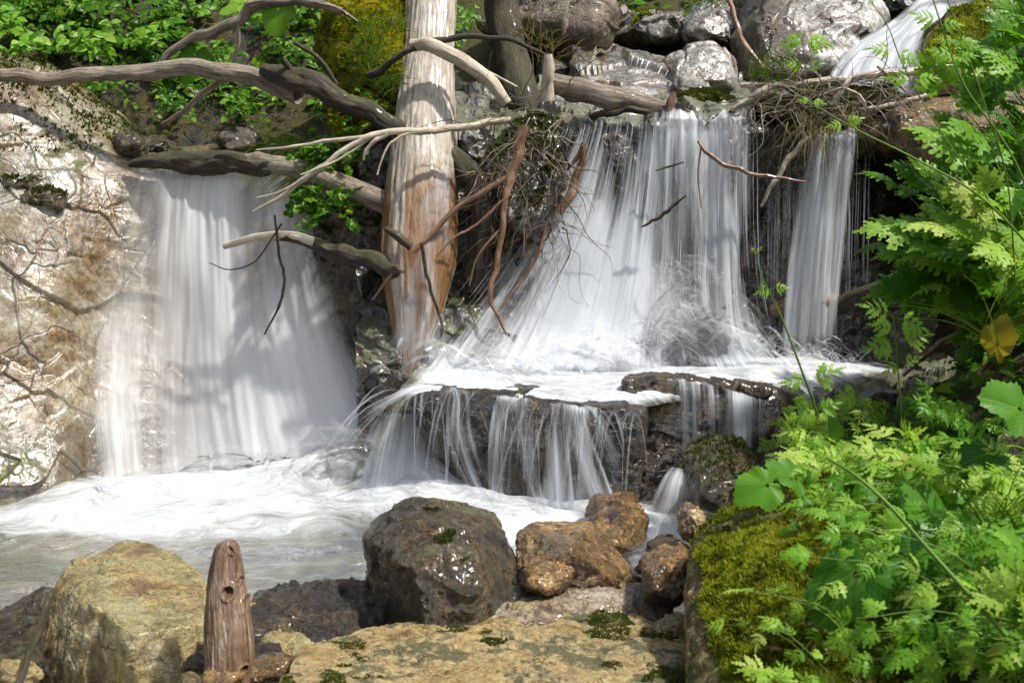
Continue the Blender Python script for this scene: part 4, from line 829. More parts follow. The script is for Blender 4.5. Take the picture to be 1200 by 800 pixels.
lg = branch('broken_log', [(640,96,5.0),(670,103,5.0),(705,112,5.0),(740,119,5.02),(782,128,5.05)], [20,24,24,24,16], 'grey_wood', 'thick pale broken log lying level above the main fall', 'log', seg=24, res=12, s=16, knots=3, bump=.08)
branch('upright_stub', [(641,118,4.96),(641,98,4.95),(643,80,4.94),(642,64,4.94)], [16,14,13,9], 'pale_wood', 'short upright wooden stub at the left end of the broken log', 'wood stub', seg=12, s=17, bump=.1, knots=1)
branch('upright_stub', [(784,130,5.0),(786,120,5.0),(790,108,5.0)], [10,9,5], 'red_wood', 'tiny brown stub at the right end of the broken log', 'wood stub', seg=10, s=18, bump=.2, knots=1)
branch('curved_root', [(690,140,5.0),(712,132,4.98),(735,128,4.98),(760,132,4.98)], [6,8,8,7], 'dark_wood', 'dark curved root under the broken log', 'root', seg=10, s=19)
branch('hanging_branch', [(614,148,4.62),(606,180,4.6),(600,205,4.58),(592,232,4.55),(590,260,4.52),(584,300,4.5),(574,345,4.48),(584,370,4.46),(594,392,4.45)], [12,12,11,7,6,6,6,4,3], 'red_wood', 'brown wet branch hanging down from the root tangle over the main fall', s=20, seg=14, res=8, knots=3,
  twigs=[([(592,232,4.55),(560,262,4.52),(530,280,4.5),(512,300,4.5)], [4,3,2.5,1.5]), ([(600,205,4.58),(560,228,4.56),(530,250,4.55),(490,290,4.5),(462,318,4.48),(436,352,4.46)], [7,6,6,6,4,2]), ([(592,262,4.52),(560,300,4.5),(550,335,4.5)], [3,2.5,1.5])])
branch('long_thin_twig', [(494,285,4.42),(502,330,4.42),(512,360,4.42),(520,388,4.42)], [4,4,3,2], 'dark_wood', 'thin dark twig hanging before the foot of the dead trunk', 'twig', seg=8, s=21)
branch('slanting_twig', [(640,262,4.6),(630,300,4.58),(610,330,4.57),(586,360,4.55)], [3,4,4,2], 'red_wood', 'slender bent brown twig slanting over the left side of the main fall', 'twig', seg=8, s=22)
branch('reddish_branch', [(684,170,4.8),(680,195,4.8),(672,222,4.78),(654,250,4.76)], [7,8,11,9], 'red_wood', 'short reddish wet stick lying on the left edge of the main fall', 'stick', seg=12, s=23, twigs=[([(684,168,4.8),(676,185,4.8),(664,200,4.8)], [5,5,3])])
branch('stub', [(452,268,4.46),(465,276,4.44),(482,290,4.44)], [6,10,9], 'dark_wood', 'stubby dark twig end sticking out of the dead trunk', 'twig', seg=10, s=24)
branch('thin_branch', [(818,165,4.85),(832,182,4.82),(862,198,4.8),(900,206,4.8),(944,213,4.8)], [3,5,5,4,2], 'red_wood', 'thin crooked twig crossing the right side of the main fall', 'twig', s=25, seg=8, knots=4, twigs=[([(822,170,4.85),(818,205,4.84),(822,245,4.84)], [2,1.6,1])])
branch('thin_branch', [(752,266,4.72),(770,256,4.72),(788,242,4.72),(804,229,4.72)], [2,4,4,2], 'dark_wood', 'short straight twig caught in the middle of the main fall', 'twig', s=26, seg=8)
branch('thin_branch', [(768,200,4.8),(785,195,4.8),(802,190,4.8)], [1.5,2.5,1.5], 'dark_wood', 'tiny dark twig near the top middle of the main fall', 'twig', s=27, seg=6)
branch('dark_log', [(975,362,4.9),(1010,350,4.85),(1045,336,4.8),(1085,322,4.75),(1130,310,4.7)], [20,20,20,19,18], 'dark_wood', 'dark wet log lying inside the recess right of the narrow fall', 'log', s=28, seg=20, res=10, bump=.14)
branch('submerged_log', [(905,365,4.96),(940,355,4.92),(980,352,4.9)], [14,18,16], 'red_wood', 'brown log end showing through the narrow fall', 'log', s=29, seg=16)
branch('dry_branch', [(1058,440,4.2),(1080,420,4.2),(1098,405,4.2),(1126,388,4.2),(1160,370,4.2)], [4,6,7,6,3], 'red_wood', 'dry forked branch beneath the plants at the right, below the dark log', s=30, seg=10, twigs=[([(1098,405,4.2),(1078,398,4.2),(1062,378,4.2)], [3,2.5,1.5]), ([(1112,396,4.2),(1126,410,4.18),(1140,414,4.18)], [4,3,2]), ([(1088,414,4.2),(1072,402,4.2),(1060,394,4.2)], [3,2,1])])
# debris on the lip between main and narrow fall
dr = [('long pale stick lying along the rim above the narrow fall', [(868,100,5.1),(930,100,5.1),(1000,92,5.12),(1060,84,5.15),(1130,78,5.2),(1200,70,5.2)], [5,8,8,8,7,5], 'pale_wood'),
 ('bent bleached stick end beside the moss capped stone', [(860,128,5.0),(880,118,5.0),(894,108,4.98),(904,100,4.98)], [5,9,9,7], 'pale_wood'),
 ('short dark upright stick in the rim debris', [(930,102,5.1),(932,84,5.1),(938,68,5.1)], [6,7,5], 'red_wood'),
 ('pale stick slanting over the rim debris', [(975,122,5.0),(985,108,5.0),(996,92,5.02)], [5,6,5], 'pale_wood'),
 ('thin curved stick in front of the rim debris', [(960,112,4.95),(990,104,4.94),(1012,118,4.92),(1012,140,4.92)], [2,3,3,1.5], 'pale_wood'),
 ('thin dark stick slanting into the upper cascade', [(1028,78,5.1),(1048,94,5.05),(1062,108,5.0)], [2.5,4,2], 'red_wood'),
 ('pale peeled stick along the edge of the brown slab', [(1086,112,4.95),(1060,120,4.95),(1030,126,4.96),(1000,130,5.0)], [5,6,5,3], 'pale_wood'),
 ('long brown twig standing above the lip, leaning left', [(902,98,5.15),(890,75,5.2),(872,52,5.25),(862,25,5.3),(850,-15,5.35)], [4,5,6,5,5], 'red_wood'),
 ('forked dry stick hanging from the rim debris', [(946,160,4.9),(930,180,4.9),(915,200,4.9),(902,222,4.9),(892,242,4.9)], [4,6,6,5,3], 'pale_wood'),
 ('dark root drooping behind the forked dry stick', [(940,150,4.95),(920,168,4.93),(900,178,4.93),(888,200,4.93)], [4,4,4,2], 'dark_wood')]
for k, (lb, pts, wd, mt) in enumerate(dr):
    branch('stick', pts, wd, mt, lb, 'stick', s=100+k, seg=10, bump=.15, knots=3)
def wild_twigs(name, centre_fn, n, mat, parent, seed, r=(.0012,.0035), L=(.1,.4), steps=6, droop=-.5, wob=.6):
    A = Acc(); rng = np.random.RandomState(seed)
    for i in range(n):
        p, d = centre_fn(rng); p = np.array(p, float); d = np.array(d, float); d /= np.linalg.norm(d); l = L[0]+(L[1]-L[0])*rng.rand()**1.5; path = [p]
        for k in range(steps):
            d = d+rng.randn(3)*wob*.5+np.array([0,0,droop*.25]); d /= np.linalg.norm(d); p = p+d*l/steps; path.append(p)
        rr = r[0]+(r[1]-r[0])*rng.rand()**2; V, F, uv = tube(path, [rr, rr*.8, rr*.3], 5, 2, i, .1, 0, cap=False); A.add(V, F, rng.rand(), uv)
    o = A.build(name, mat, parent); o['kind'] = 'stuff'; return o
def in_box(px0, px1, py0, py1, Y0, Y1, dfn):
    return lambda rng: (P(px0+(px1-px0)*rng.rand(), py0+(py1-py0)*rng.rand(), Y0+(Y1-Y0)*rng.rand()), dfn(rng))
V, F = hull_rock(outline_pts([(560,180),(585,130),(625,112),(662,125),(672,170),(660,230),(640,290),(600,310),(572,270)], 4.9, .34, .15), sub=6, s=44, big=.06, chip=.02, sc=2.)
rw = tag(mk('root_tangle', V, F, M['dark_cliff']), 'tangled clump of roots, twigs and moss hanging left of the main fall', 'root tangle')
MOSS_JOBS.append((rw, V, F, ('dark_moss', 4200, .3, .014)))
wild_twigs('roots', in_box(575,660,130,280,4.6,4.85, lambda r: (r.randn()*.8-.2, -.8*r.rand(), -.9+.6*r.randn())), 150, M['dark_wood'], rw, 1, L=(.12,.45))
wild_twigs('dry_twigs', in_box(560,665,110,220,4.58,4.8, lambda r: (r.randn(), -.8*r.rand(), .4*r.randn())), 90, M['grey_wood'], rw, 2, r=(.001,.003), L=(.12,.40), droop=-.2)
wild_twigs('hair_roots', in_box(560,660,160,300,4.58,4.8, lambda r: (-.7+r.randn()*.6, -.4*r.rand(), -.6+.5*r.randn())), 110, M['red_wood'], rw, 3, r=(.0007,.0018), L=(.12,.38))
V, F = hull_rock(outline_pts([(880,120),(930,108),(1000,104),(1060,108),(1080,118),(1000,140),(960,158),(900,150)], 5.12, .3, .2), sub=6, s=45, big=.04, chip=.03, sc=2.)
rd = tag(mk('rim_debris', V, F, M['soil']), 'heap of dead twigs, moss and soil on the rim above the narrow fall', 'debris heap')
MOSS_JOBS.append((rd, V, F, ('dark_moss', 4000, .4, .013)))
wild_twigs('dry_twigs', in_box(880,1070,92,140,4.88,5.1, lambda r: (r.randn()*1.3, -.5*r.rand(), .35*r.randn())), 210, M['grey_wood'], rd, 4, r=(.001,.0035), L=(.1,.35), droop=-.1)
wild_twigs('hair_roots', in_box(885,945,140,200,4.9,5.0, lambda r: (-.3+r.randn()*.6, -.4*r.rand(), -.9)), 110, M['dark_wood'], rd, 5, r=(.0007,.002), L=(.1,.35))
# foreground driftwood
HOLES = [(256,711,.0095,1.05),(278,656,.006,1.2),(288,724,.010,.65),(247,789,.007,1.),(276,700,.0045,1.),(286,786,.005,1.2),(266,672,.003,1.)]
def carve(V):
    V = V.copy(); cx = P(269,700,2.6)[0]
    for a, b, r, rx in HOLES:
        c = np.array(P(a, b, 2.5)); front = V[:,1] < np.interp(V[:,2], [0,.5], [2.50,2.62])+.0
        # where the sight line through (a,b) meets the front of the stump
        best = V[front][np.argmin(((V[front]-np.array(P(a, b, 2.45)))**2*[1,.05,1]).sum(1))]
        d2 = ((V[:,0]-best[0])/(r*rx))**2+((V[:,2]-best[2])/r)**2
        V[:,1] += np.where(front, .022*np.exp(-d2**2*.8)-.004*np.exp(-(np.sqrt(d2)-1.45)**2*6), 0)
    # long drying grooves
    V[:,1] += np.where(V[:,1] < 2.6, .004*np.maximum(0, fbm(V*[60,1,5], 1, 2, 8)), 0)
    return V
dw = branch('driftwood_stump', [(270,850,2.42),(270,800,2.48),(269,750,2.52),(267,710,2.56),(266,675,2.6),(266,650,2.62),(268,637,2.63),(268,632,2.635)], [58,57,55,50,41,32,22,8], 'drift',
  'upright brown driftwood stump with knot holes, standing in front of the boulders at left', 'driftwood', seg=180, res=50, s=31, bump=.10, knots=0, post=carve)
branch('dark_stick', [(62,692,2.6),(50,720,2.55),(36,760,2.5),(18,810,2.42)], [7,9,8,8], 'dark_wood', 'dark straight stick leaning on the yellowish boulder at far left', 'stick', s=32, seg=12)
# ------------------------------------------------------------------ moss tufts on the stones
def tufts(V, F, n, thr, size, seed, blades=3, up=.6, region=None):
    rng = np.random.RandomState(seed); nn = normals(V, F); F3 = tri(F)
    m = nn[:,2]*.5+.55*fbm(V, 3.2, 4, 77)+.35*fbm(V, 11, 3, 78)
    ok = m > thr-.15
    if region is not None: ok &= region(V)
    fm = ok[F3].all(1); F3 = F3[fm]
    if not len(F3): return None
    ar = np.linalg.norm(np.cross(V[F3[:,1]]-V[F3[:,0]], V[F3[:,2]]-V[F3[:,0]]), axis=1); pr = ar/ar.sum()
    k = rng.choice(len(F3), n, p=pr); b = rng.dirichlet([1,1,1], n)
    p = (V[F3[k]]*b[:,:,None]).sum(1); nr = (nn[F3[k]]*b[:,:,None]).sum(1)
    Vs = []; 
    sz = size*(.5+1.0*rng.rand(n))*(1+.5*perlin(p*14, 5))
    for j in range(blades):
        d = nr+rng.randn(n, 3)*.55+np.array([0,0,up*.5]); d /= np.linalg.norm(d, axis=1, keepdims=True)
        s = np.cross(d, rng.randn(n, 3)); s /= np.linalg.norm(s, axis=1, keepdims=True)
        Vs.append(np.stack([p-s*sz[:,None]*.28-nr*.002, p+s*sz[:,None]*.28-nr*.002, p+d*sz[:,None]], 1))
    Vt = np.concatenate(Vs, 0).reshape(-1, 3); Ft = np.arange(len(Vt)).reshape(-1, 3)
    c = np.clip(.45+.9*fbm(p, 9, 3, 12)+.25*rng.randn(n), 0, 1); A = np.repeat(np.tile(c, blades), 3)
    return Vt, Ft, A
for i, (o, V, F, job) in enumerate(MOSS_JOBS):
    mt, n, thr, size = job[:4]; r = tufts(V, F, n, thr, size, i, region=job[4] if len(job) > 4 else None)
    if r is None: continue
    mo = mk('moss', r[0], r[1], M[mt], o, attrs={'rnd': r[2]}, smooth=False); mo['kind'] = 'stuff'

# ------------------------------------------------------------------ leaves
def strip_leaf(L, Wd, env, n=9, teeth=0, tdepth=.5, fold=.12, droop=.15, rng=None):
    """midrib strip leaf along +x: env(t) half width profile; teeth make it lobed"""
    t = np.linspace(0, 1, n); w_ = env(t)*Wd
    sh = np.zeros(n)
    if teeth:
        z = np.arange(n) % 2; w_ = w_*np.where(z == 1, 1, 1-tdepth); sh = np.where(z == 1, .6/n*2*L*.7, 0)
    x = t*L; zc = -droop*L*t*t
    mid = np.stack([x, 0*x, zc], 1); l = np.stack([x+sh, w_, zc+fold*w_], 1); r = np.stack([x+sh, -w_, zc+fold*w_], 1)
    V = np.stack([l, mid, r], 1).reshape(-1, 3); F = []
    for i in range(n-1):
        a = i*3; F += [[a, a+1, a+4, a+3], [a+1, a+2, a+5, a+4]]
    uv = np.stack([V[:,1]/max(Wd, 1e-5)*.5, V[:,0]/L], 1)
    return V, np.array(F), uv
def rotz(V, a): c, s = math.cos(a), math.sin(a); return V@np.array([[c,s,0],[-s,c,0],[0,0,1]])
def rotx(V, a): c, s = math.cos(a), math.sin(a); return V@np.array([[1,0,0],[0,c,s],[0,-s,c]])
def feather(L, rng, pairs=4, order=2, wid=.5):
    """compound, toothed leaf; x forward, flat in xy"""
    Vs = []; Fs = []; n = 0
    def add(V, F):
        nonlocal n; F = tri(F); Vs.append(V); Fs.append(F+n); n += len(V)
    def leaflet(o, a, l):
        V, F, _ = strip_leaf(l, l*.30, lambda t: np.sin(np.pi*np.clip(t*.93+.05, 0, 1))**.8*(1.15-.55*t), 9, 1, .62, .10, .12+.1*rng.rand())
        V = rotx(V, rng.randn()*.22); add(rotz(V, a)+o, F)
        if order > 1 and l > L*.14:
            for sgn in (-1, 1):
                V, F, _ = strip_leaf(l*.55, l*.17, lambda t: np.sin(np.pi*np.clip(t*.93+.05, 0, 1))**.8, 7, 1, .6, .1, .1)
                add(rotz(V, a+sgn*.75)+o+rotz(np.array([[l*.12,0,0]]), a), F)
    for k in range(pairs):
        t = .30+.55*k/pairs; l = L*wid*(1-.62*k/pairs)*(.85+.3*rng.rand())
        for sgn in (-1, 1): leaflet(np.array([L*t, 0, 0]), sgn*(1.15-.12*k+.15*rng.randn()), l)
    leaflet(np.array([L*.78, 0, 0]), 0, L*.34)
    x = np.linspace(0, .82*L, 5); w_ = L*.006
    V = np.stack([np.stack([x, w_+0*x, 0*x], 1), np.stack([x, -w_+0*x, 0*x], 1)], 1).reshape(-1, 3)
    add(V, np.array([[2*i, 2*i+1, 2*i+3, 2*i+2] for i in range(4)]))
    V = np.vstack(Vs); V[:,2] -= .35*V[:,0]**2/L+.25*V[:,1]**2/L
    return V, np.vstack(Fs)
_r = np.random.RandomState(99)
FE = [feather(1., _r, 4, 2, .52) for _ in range(8)]; FS = [feather(1., _r, 3, 1, .5) for _ in range(6)]
OV = [strip_leaf(1., .27+.06*_r.rand(), lambda t: np.sin(np.pi*np.clip(t, 0.02, 1)**.8)**.9, 7, 0, 0, .2, .12+.25*_r.rand()) for _ in range(5)]
def round_leaf(n=9, r=.5, notch=.0):
    th = np.linspace(-math.pi, math.pi, n+1)[:-1]; V = [[0,0,-.06]]+[[r+r*math.cos(a), r*math.sin(a)*1.05, .03*math.sin(3*a)] for a in th]
    return np.array(V, float), np.array([[0, 1+i, 1+(i+1) % n] for i in range(n)])
RL = round_leaf()
def clover():
    V = []; F = []; n = 0
    for a in (0, 2.1, -2.1): V.append(rotz(RL[0]*.5, a)); F.append(RL[1]+n); n += len(RL[0])
    return np.vstack(V), np.vstack(F)
CL = clover()
def broad_leaf(seed, L=1., heart=.35, tooth=.05, nr=12, na=64):
    """rounded heart-shaped leaf with toothed rim, cupped and waved; stalk at origin, tip +x"""
    rng = np.random.RandomState(seed); th = np.linspace(-math.pi, math.pi, na+1)[:-1]
    ph = rng.rand()*6; R = (.46+.14*np.cos(th)+.20*np.exp(-(th/.38)**2)+.05*np.cos(3*th+.4*ph)+.03*np.cos(7*th+ph))*(1-.62*np.exp(-((np.abs(th)-math.pi)/heart)**2))+tooth*(np.abs(((th*na/2/math.pi*.5) % 1)-.5)-.25)*2
    rr = np.linspace(0, 1, nr)[1:]; V = [[0,0,0]]; uv = [[0,0]]
    for q in rr:
        for a, r0 in zip(th, R):
            x, y = q*r0*math.cos(a), q*r0*math.sin(a); V.append([x+.0, y, .10*abs(y)-.22*(x*x+y*y)+.035*q*q*math.sin(6*a+ph)+.012*math.sin(26*a)*q]); uv.append([y*2, x+.35])
    F = [[0, 1+i, 1+(i+1) % na, 1+(i+1) % na] for i in range(na)]
    for k in range(nr-2):
        for i in range(na): a = 1+k*na+i; b = 1+k*na+(i+1) % na; F.append([a, a+na, b+na, b])
    V = np.array(V)*L; V[:,0] += 0; return V, np.array(F), np.array(uv)
def frame(d, up):
    d = np.array(d, float); d /= np.linalg.norm(d); u = np.array(up, float); u -= d*(u@d); u /= max(np.linalg.norm(u), 1e-6)
    return np.stack([d, np.cross(u, d), u])
def put(A, leaf, o, d, up, L, c):
    V = leaf[0]*L@frame(d, up)+np.array(o); A.add(V, leaf[1], c, leaf[2] if len(leaf) > 2 else None)
def plant(name, label, cat, base, targets, L, leafs, mat, seed, per=5, group=None, stem_r=.0022, upv=(0,-.55,.8), spread=1.0, smat='stem', from_t=.35, arch=.12, jitter=.35, dz=0):
    """stems rise from one root point to the targets and carry leaves"""
    rng = np.random.RandomState(seed); base = np.array(base, float)
    S = Acc(); A = Acc()
    for tg in targets:
        tg = np.array(tg, float); m = (base+tg)/2+np.array([rng.randn()*.03, rng.randn()*.03, arch+rng.rand()*.04])
        path = cr(np.array([base+rng.randn(3)*[.02,.02,0], m, tg]), 9)
        V, F, uv = tube(path, [stem_r, stem_r*.8, stem_r*.45], 6, 2, seed, .05, 0, cap=False); S.add(V, F, rng.rand(), uv)
        dirn = path[-1]-path[-2]; dirn /= np.linalg.norm(dirn)
        for k in range(per):
            t = 1 if k == 0 else from_t+(1-from_t)*(k-.3*rng.rand())/per
            i = t*(len(path)-1); i0 = min(int(i), len(path)-2); o = path[i0]+(path[i0+1]-path[i0])*(i-i0)
            sgn = (-1)**k; side = np.cross(dirn, upv); side /= max(np.linalg.norm(side), 1e-6)
            d = dirn if k == 0 else dirn*.55+side*sgn*spread+rng.randn(3)*jitter*.6
            up = np.array(upv)+rng.randn(3)*jitter; l = L*(.7+.5*rng.rand())*(1 if k == 0 else .85)
            c = float(np.clip(.5+.28*rng.randn(), 0, 1)); put(A, leafs[rng.randint(len(leafs))], o, d, up, l, c)
    lo = base.copy()
    r = tag(empty(name, lo), label, cat, group)
    S.build('stem', M[smat], r); A.build('foliage', M[mat], r)
    return r
def G_(x, y, dz=-.02): return (x, y, ground_at(x, y)+dz)
def targ(rng, px0, px1, py0, py1, Y0, Y1, n): return [P(px0+(px1-px0)*rng.rand(), py0+(py1-py0)*rng.rand(), Y0+(Y1-Y0)*rng.rand()) for _ in range(n)]
R = np.random.RandomState(4)
# --- feathery plants leaning in from the right bank
RP = [  # label, base x,y, region, n stems, size, material
 ('feathery bright green plant spreading over the dark recess, its leaf tips farthest left', (1.75,3.9), (1045,1110,215,290,3.55,3.85), 9, .15, 'leaf'),
 ('feathery green plant drooping low across the recess, above the dark log', (1.8,3.9), (1060,1140,290,350,3.6,3.9), 10, .14, 'leaf'),
 ('sunlit feathery plant at the right edge, level with the brown slab', (1.85,3.7), (1120,1200,130,200,3.4,3.8), 10, .15, 'leaf'),
 ('tall feathery plant with stems crossing in front of the mossy boulder at the top right', (1.95,3.7), (1110,1210,70,140,3.5,3.9), 9, .14, 'leaf'),
 ('pale yellowing feathery plant at mid height on the right edge', (1.75,3.5), (1110,1190,230,300,3.2,3.6), 9, .13, 'pale_leaf'),
 ('dense feathery plant at the right edge, above the withered yellow leaf', (1.8,3.6), (1140,1220,290,370,3.3,3.7), 11, .15, 'leaf'),
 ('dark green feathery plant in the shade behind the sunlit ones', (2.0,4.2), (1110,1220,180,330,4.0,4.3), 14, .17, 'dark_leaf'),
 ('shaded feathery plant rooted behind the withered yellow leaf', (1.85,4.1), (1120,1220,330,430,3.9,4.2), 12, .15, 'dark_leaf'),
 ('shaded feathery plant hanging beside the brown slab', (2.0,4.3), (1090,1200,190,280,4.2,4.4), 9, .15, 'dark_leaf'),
 ('feathery plant in the upper right corner', (2.1,3.9), (1160,1240,20,90,3.6,4.0), 8, .15, 'leaf')]
for k, (lb, (bx, by), rg, n, L, mt) in enumerate(RP):
    plant('feathery_plant', lb, 'plant', G_(bx, by), targ(R, *rg, n), L, FE, mt, 200+k, per=5, group='feathery plants on the right bank', arch=.08, stem_r=.0026)
# --- low plants on the bank above and on the mossy boulder
LP = [
 ('low pale feathery plant behind the mossy boulder, nearest the layered dark block', (.98,3.75), (900,990,490,535,3.4,3.7), 11, .07, 'pale_leaf'),
 ('low feathery plant below the foam shelf, left of the yellow leaf', (1.15,3.8), (970,1060,475,520,3.4,3.7), 11, .07, 'pale_leaf'),
 ('low bright plant under the withered yellow leaf', (1.35,3.5), (1060,1150,460,510,3.2,3.5), 11, .08, 'leaf'),
 ('feathery plant spilling over the top of the mossy boulder', (1.0,3.1), (925,1010,520,575,2.8,3.05), 13, .085, 'pale_leaf'),
 ('pale frothy leaved plant on the crest of the mossy boulder', (1.15,3.0), (1000,1100,510,570,2.7,3.0), 13, .095, 'pale_leaf'),
 ('feathery plant in front of the big veined leaves at the right edge', (1.3,2.7), (1100,1200,540,600,2.4,2.7), 14, .075, 'pale_leaf'),
 ('blurred pale feathery leaves low on the face of the mossy boulder', (.72,2.05), (850,930,690,740,2.0,2.15), 5, .05, 'pale_leaf'),
 ('blurred feathery leaves in the bottom right corner', (1.15,1.95), (1100,1210,690,790,1.9,2.1), 17, .075, 'pale_leaf'),
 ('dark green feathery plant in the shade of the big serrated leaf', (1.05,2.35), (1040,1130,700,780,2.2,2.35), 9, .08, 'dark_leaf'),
 ('blurred feathery plant at the bottom edge beneath the mossy boulder face', (.75,1.95), (900,990,780,840,1.9,2.0), 5, .06, 'pale_leaf'),
 ('bright feathery leaves over the middle of the mossy boulder', (1.0,2.55), (990,1060,590,640,2.35,2.6), 6, .07, 'leaf'),
 ('fresh green feathery plant touching the left side of the big serrated leaf', (1.0,2.2), (950,1040,600,690,2.05,2.25), 12, .062, 'leaf'),
 ('fresh feathery plant filling the gap right of the big serrated leaf', (1.2,2.3), (1060,1150,600,690,2.1,2.3), 13, .065, 'leaf'),
 ('finely cut bright plant above the corner of the photo, in front of shaded broad leaves', (1.25,2.3), (1120,1215,640,720,2.05,2.3), 12, .07, 'leaf'),
 ('green feathery plant spilling down the right half of the mossy boulder', (1.05,2.7), (940,1050,560,620,2.5,2.75), 12, .07, 'leaf'),
 ('finely cut leaves at the bottom edge between boulder and corner', (1.1,2.0), (1000,1100,720,800,1.9,2.05), 12, .06, 'leaf'),
 ('dense feathery plant under the broad leaves at the right edge', (1.35,2.6), (1080,1180,500,560,2.5,2.8), 12, .075, 'leaf'),
 ('feathery plant at the right edge between the broad leaves', (1.35,2.3), (1120,1210,610,680,2.1,2.4), 10, .09, 'leaf')]
for k, (lb, (bx, by), rg, n, L, mt) in enumerate(LP):
    plant('feathery_plant', lb, 'plant', (bx, by, max(ground_at(bx, by), P(rg[0], rg[3], by)[2]-.22)), targ(R, *rg, n), L, FS+FE[:2], mt, 230+k, per=5, group='low feathery plants above the mossy boulder', arch=.05, stem_r=.0015, jitter=.45)
# --- broad leaved plants
def broad(label, base, leaves, seed, mat='broad'):
    r = tag(empty('broad_leaved_plant', base), label, 'plant', 'broad leaved plants'); S = Acc(); rng = np.random.RandomState(seed)
    for k, (px, py, Y, w_, ang, tilt) in enumerate(leaves):
        c = np.array(P(px, py, Y)); L = w_/FPX*Y*1.05
        d = np.array([math.cos(ang), -.25, math.sin(ang)]); up = np.array([.0, -math.sin(tilt), math.cos(tilt)])+rng.randn(3)*.1
        V, F, uv = broad_leaf(seed*10+k); V = V*L@frame(d, up)+c
        mk('leaf', V, F, M[mat], r, uv=uv, attrs={'rnd': np.full(len(V), rng.rand())})
        b = np.array(base, float); V, F, uv = tube(cr(np.array([b, (b+c)/2+[0,.03,.05], c]), 7), [.004,.003,.0022], 8, 2, k, .05, 0, cap=False); S.add(V, F, rng.rand(), uv)
    S.build('stem', M['stem'], r)
broad('broad bright crinkled leaves beside the dark brown boulder, above the mossy boulder', (.85,3.0,.45), [(900,568,2.72,56,3.5,.8),(934,560,2.78,50,2.6,.7)], 1, 'leaf')
broad('big dark serrated leaf hanging in front of the mossy boulder', (1.0,2.3,.35), [(1004,672,2.12,100,4.1,1.15),(1066,655,2.16,75,-.7,1.0)], 2)
broad('broad smooth leaves at the right edge below the withered leaf', (1.35,2.7,.55), [(1196,480,2.6,70,2.7,.9),(1160,530,2.6,60,3.4,.6)], 3)
broad('large shaded leaves at the lower right edge behind the feathery leaves', (1.3,2.5,.4), [(1150,640,2.4,100,3.0,.8),(1195,655,2.35,90,.1,.8),(1105,605,2.55,80,2.6,.7)], 4)
broad('dark broad leaves low at the bottom edge near the right corner', (1.1,2.2,.2), [(1060,770,2.3,80,3.4,.8),(1130,800,2.2,80,2.5,.7)], 5)
# withered leaf
r = tag(empty('withered_leaf', P(1172,440,3.3)), 'withered yellow leaf curled upright among the plants at the right', 'leaf')
V, F, uv = broad_leaf(77, heart=.2); V = V*.12@frame((.15,-.1,1), (-.75,-.8,.1))+np.array(P(1168,405,3.25)); V = (V-V.mean(0))*[.8,1,1]+V.mean(0)
mk('blade', V, F, M['yellow_leaf'], r, uv=uv, attrs={'rnd': np.full(len(V), .4)})
# --- tall single stems
def umbel(A, c, r, rng, n=9):
    for k in range(n):
        a = rng.rand()*6.28; q = np.array([math.cos(a)*r*rng.rand()**.5, math.sin(a)*r*.7, r*(.5+.4*rng.rand())])
        V, F, uv = tube([c, np.array(c)+q*.5, np.array(c)+q], [.0008,.0006,.0005], 4, 1, k, 0, 0, cap=False); A.add(V, F, .7, uv)
        for j in range(7): put(A, OV[j % 5], np.array(c)+q, rng.randn(3), (0,0,1), r*.22, .9+.1*rng.rand())
ST = [
 ('single tall stalk with an unopened flower head standing before the main fall', [(957,482,3.3),(938,430,3.3),(915,370,3.3),(893,325,3.3),(886,298,3.3)], .0034, [(905,338,.05),(947,448,.09),(957,482,.06)], True),
 ('small upright sprig in front of the dark recess', [(1060,540,3.4),(1056,480,3.4),(1052,430,3.4),(1050,395,3.4),(1046,368,3.4)], .0028, [(1048,372,.09),(1050,390,.08),(1052,402,.08),(1056,425,.05)], False),
 ('thick pale stalk slanting across the lower right plants', [(1180,745,1.9),(1130,690,1.95),(1085,640,2.0),(1040,590,2.05),(1000,555,2.1),(968,536,2.15)], .0045, [], False),
 ('long green stalk arching left over the brown slab', [(1260,350,3.1),(1160,240,3.15),(1080,190,3.2),(1000,150,3.25),(930,108,3.3)], .0034, [(990,146,.045),(950,118,.035)], False),
 ('tall stalk with a white flower head at the top edge above the mossy boulder', [(1240,330,3.0),(1190,190,3.05),(1130,100,3.1),(1100,20,3.15),(1085,-30,3.2)], .003, [(1100,30,.06),(1120,70,.06)], False),
 ('stalk crossing behind the others towards the top right corner', [(1190,330,3.2),(1180,210,3.2),(1150,110,3.2),(1110,0,3.25),(1098,-40,3.25)], .0026, [(1120,50,.05)], False),
 ('thin flowering stalk above the upper cascade', [(1170,250,3.3),(1100,150,3.35),(1060,80,3.4),(1040,30,3.4),(1022,5,3.4)], .0022, [(1048,60,.06),(1070,95,.06)], True),
 ('small flowering stalk among the lower right leaves, left one', [(1140,700,2.15),(1137,640,2.15),(1138,600,2.15),(1136,575,2.15)], .002, [(1138,620,.05)], True),
 ('small flowering stalk among the lower right leaves, right one', [(1170,690,2.15),(1166,640,2.15),(1168,610,2.15),(1166,590,2.15)], .002, [(1168,640,.05)], True),
 ('ferny sprig with a pale flower head before the brown shadowed rock', [(948,122,5.05),(946,95,5.05),(942,65,5.05),(940,44,5.05)], .003, [(944,80,.08),(940,50,.10),(942,46,.09)], True)]
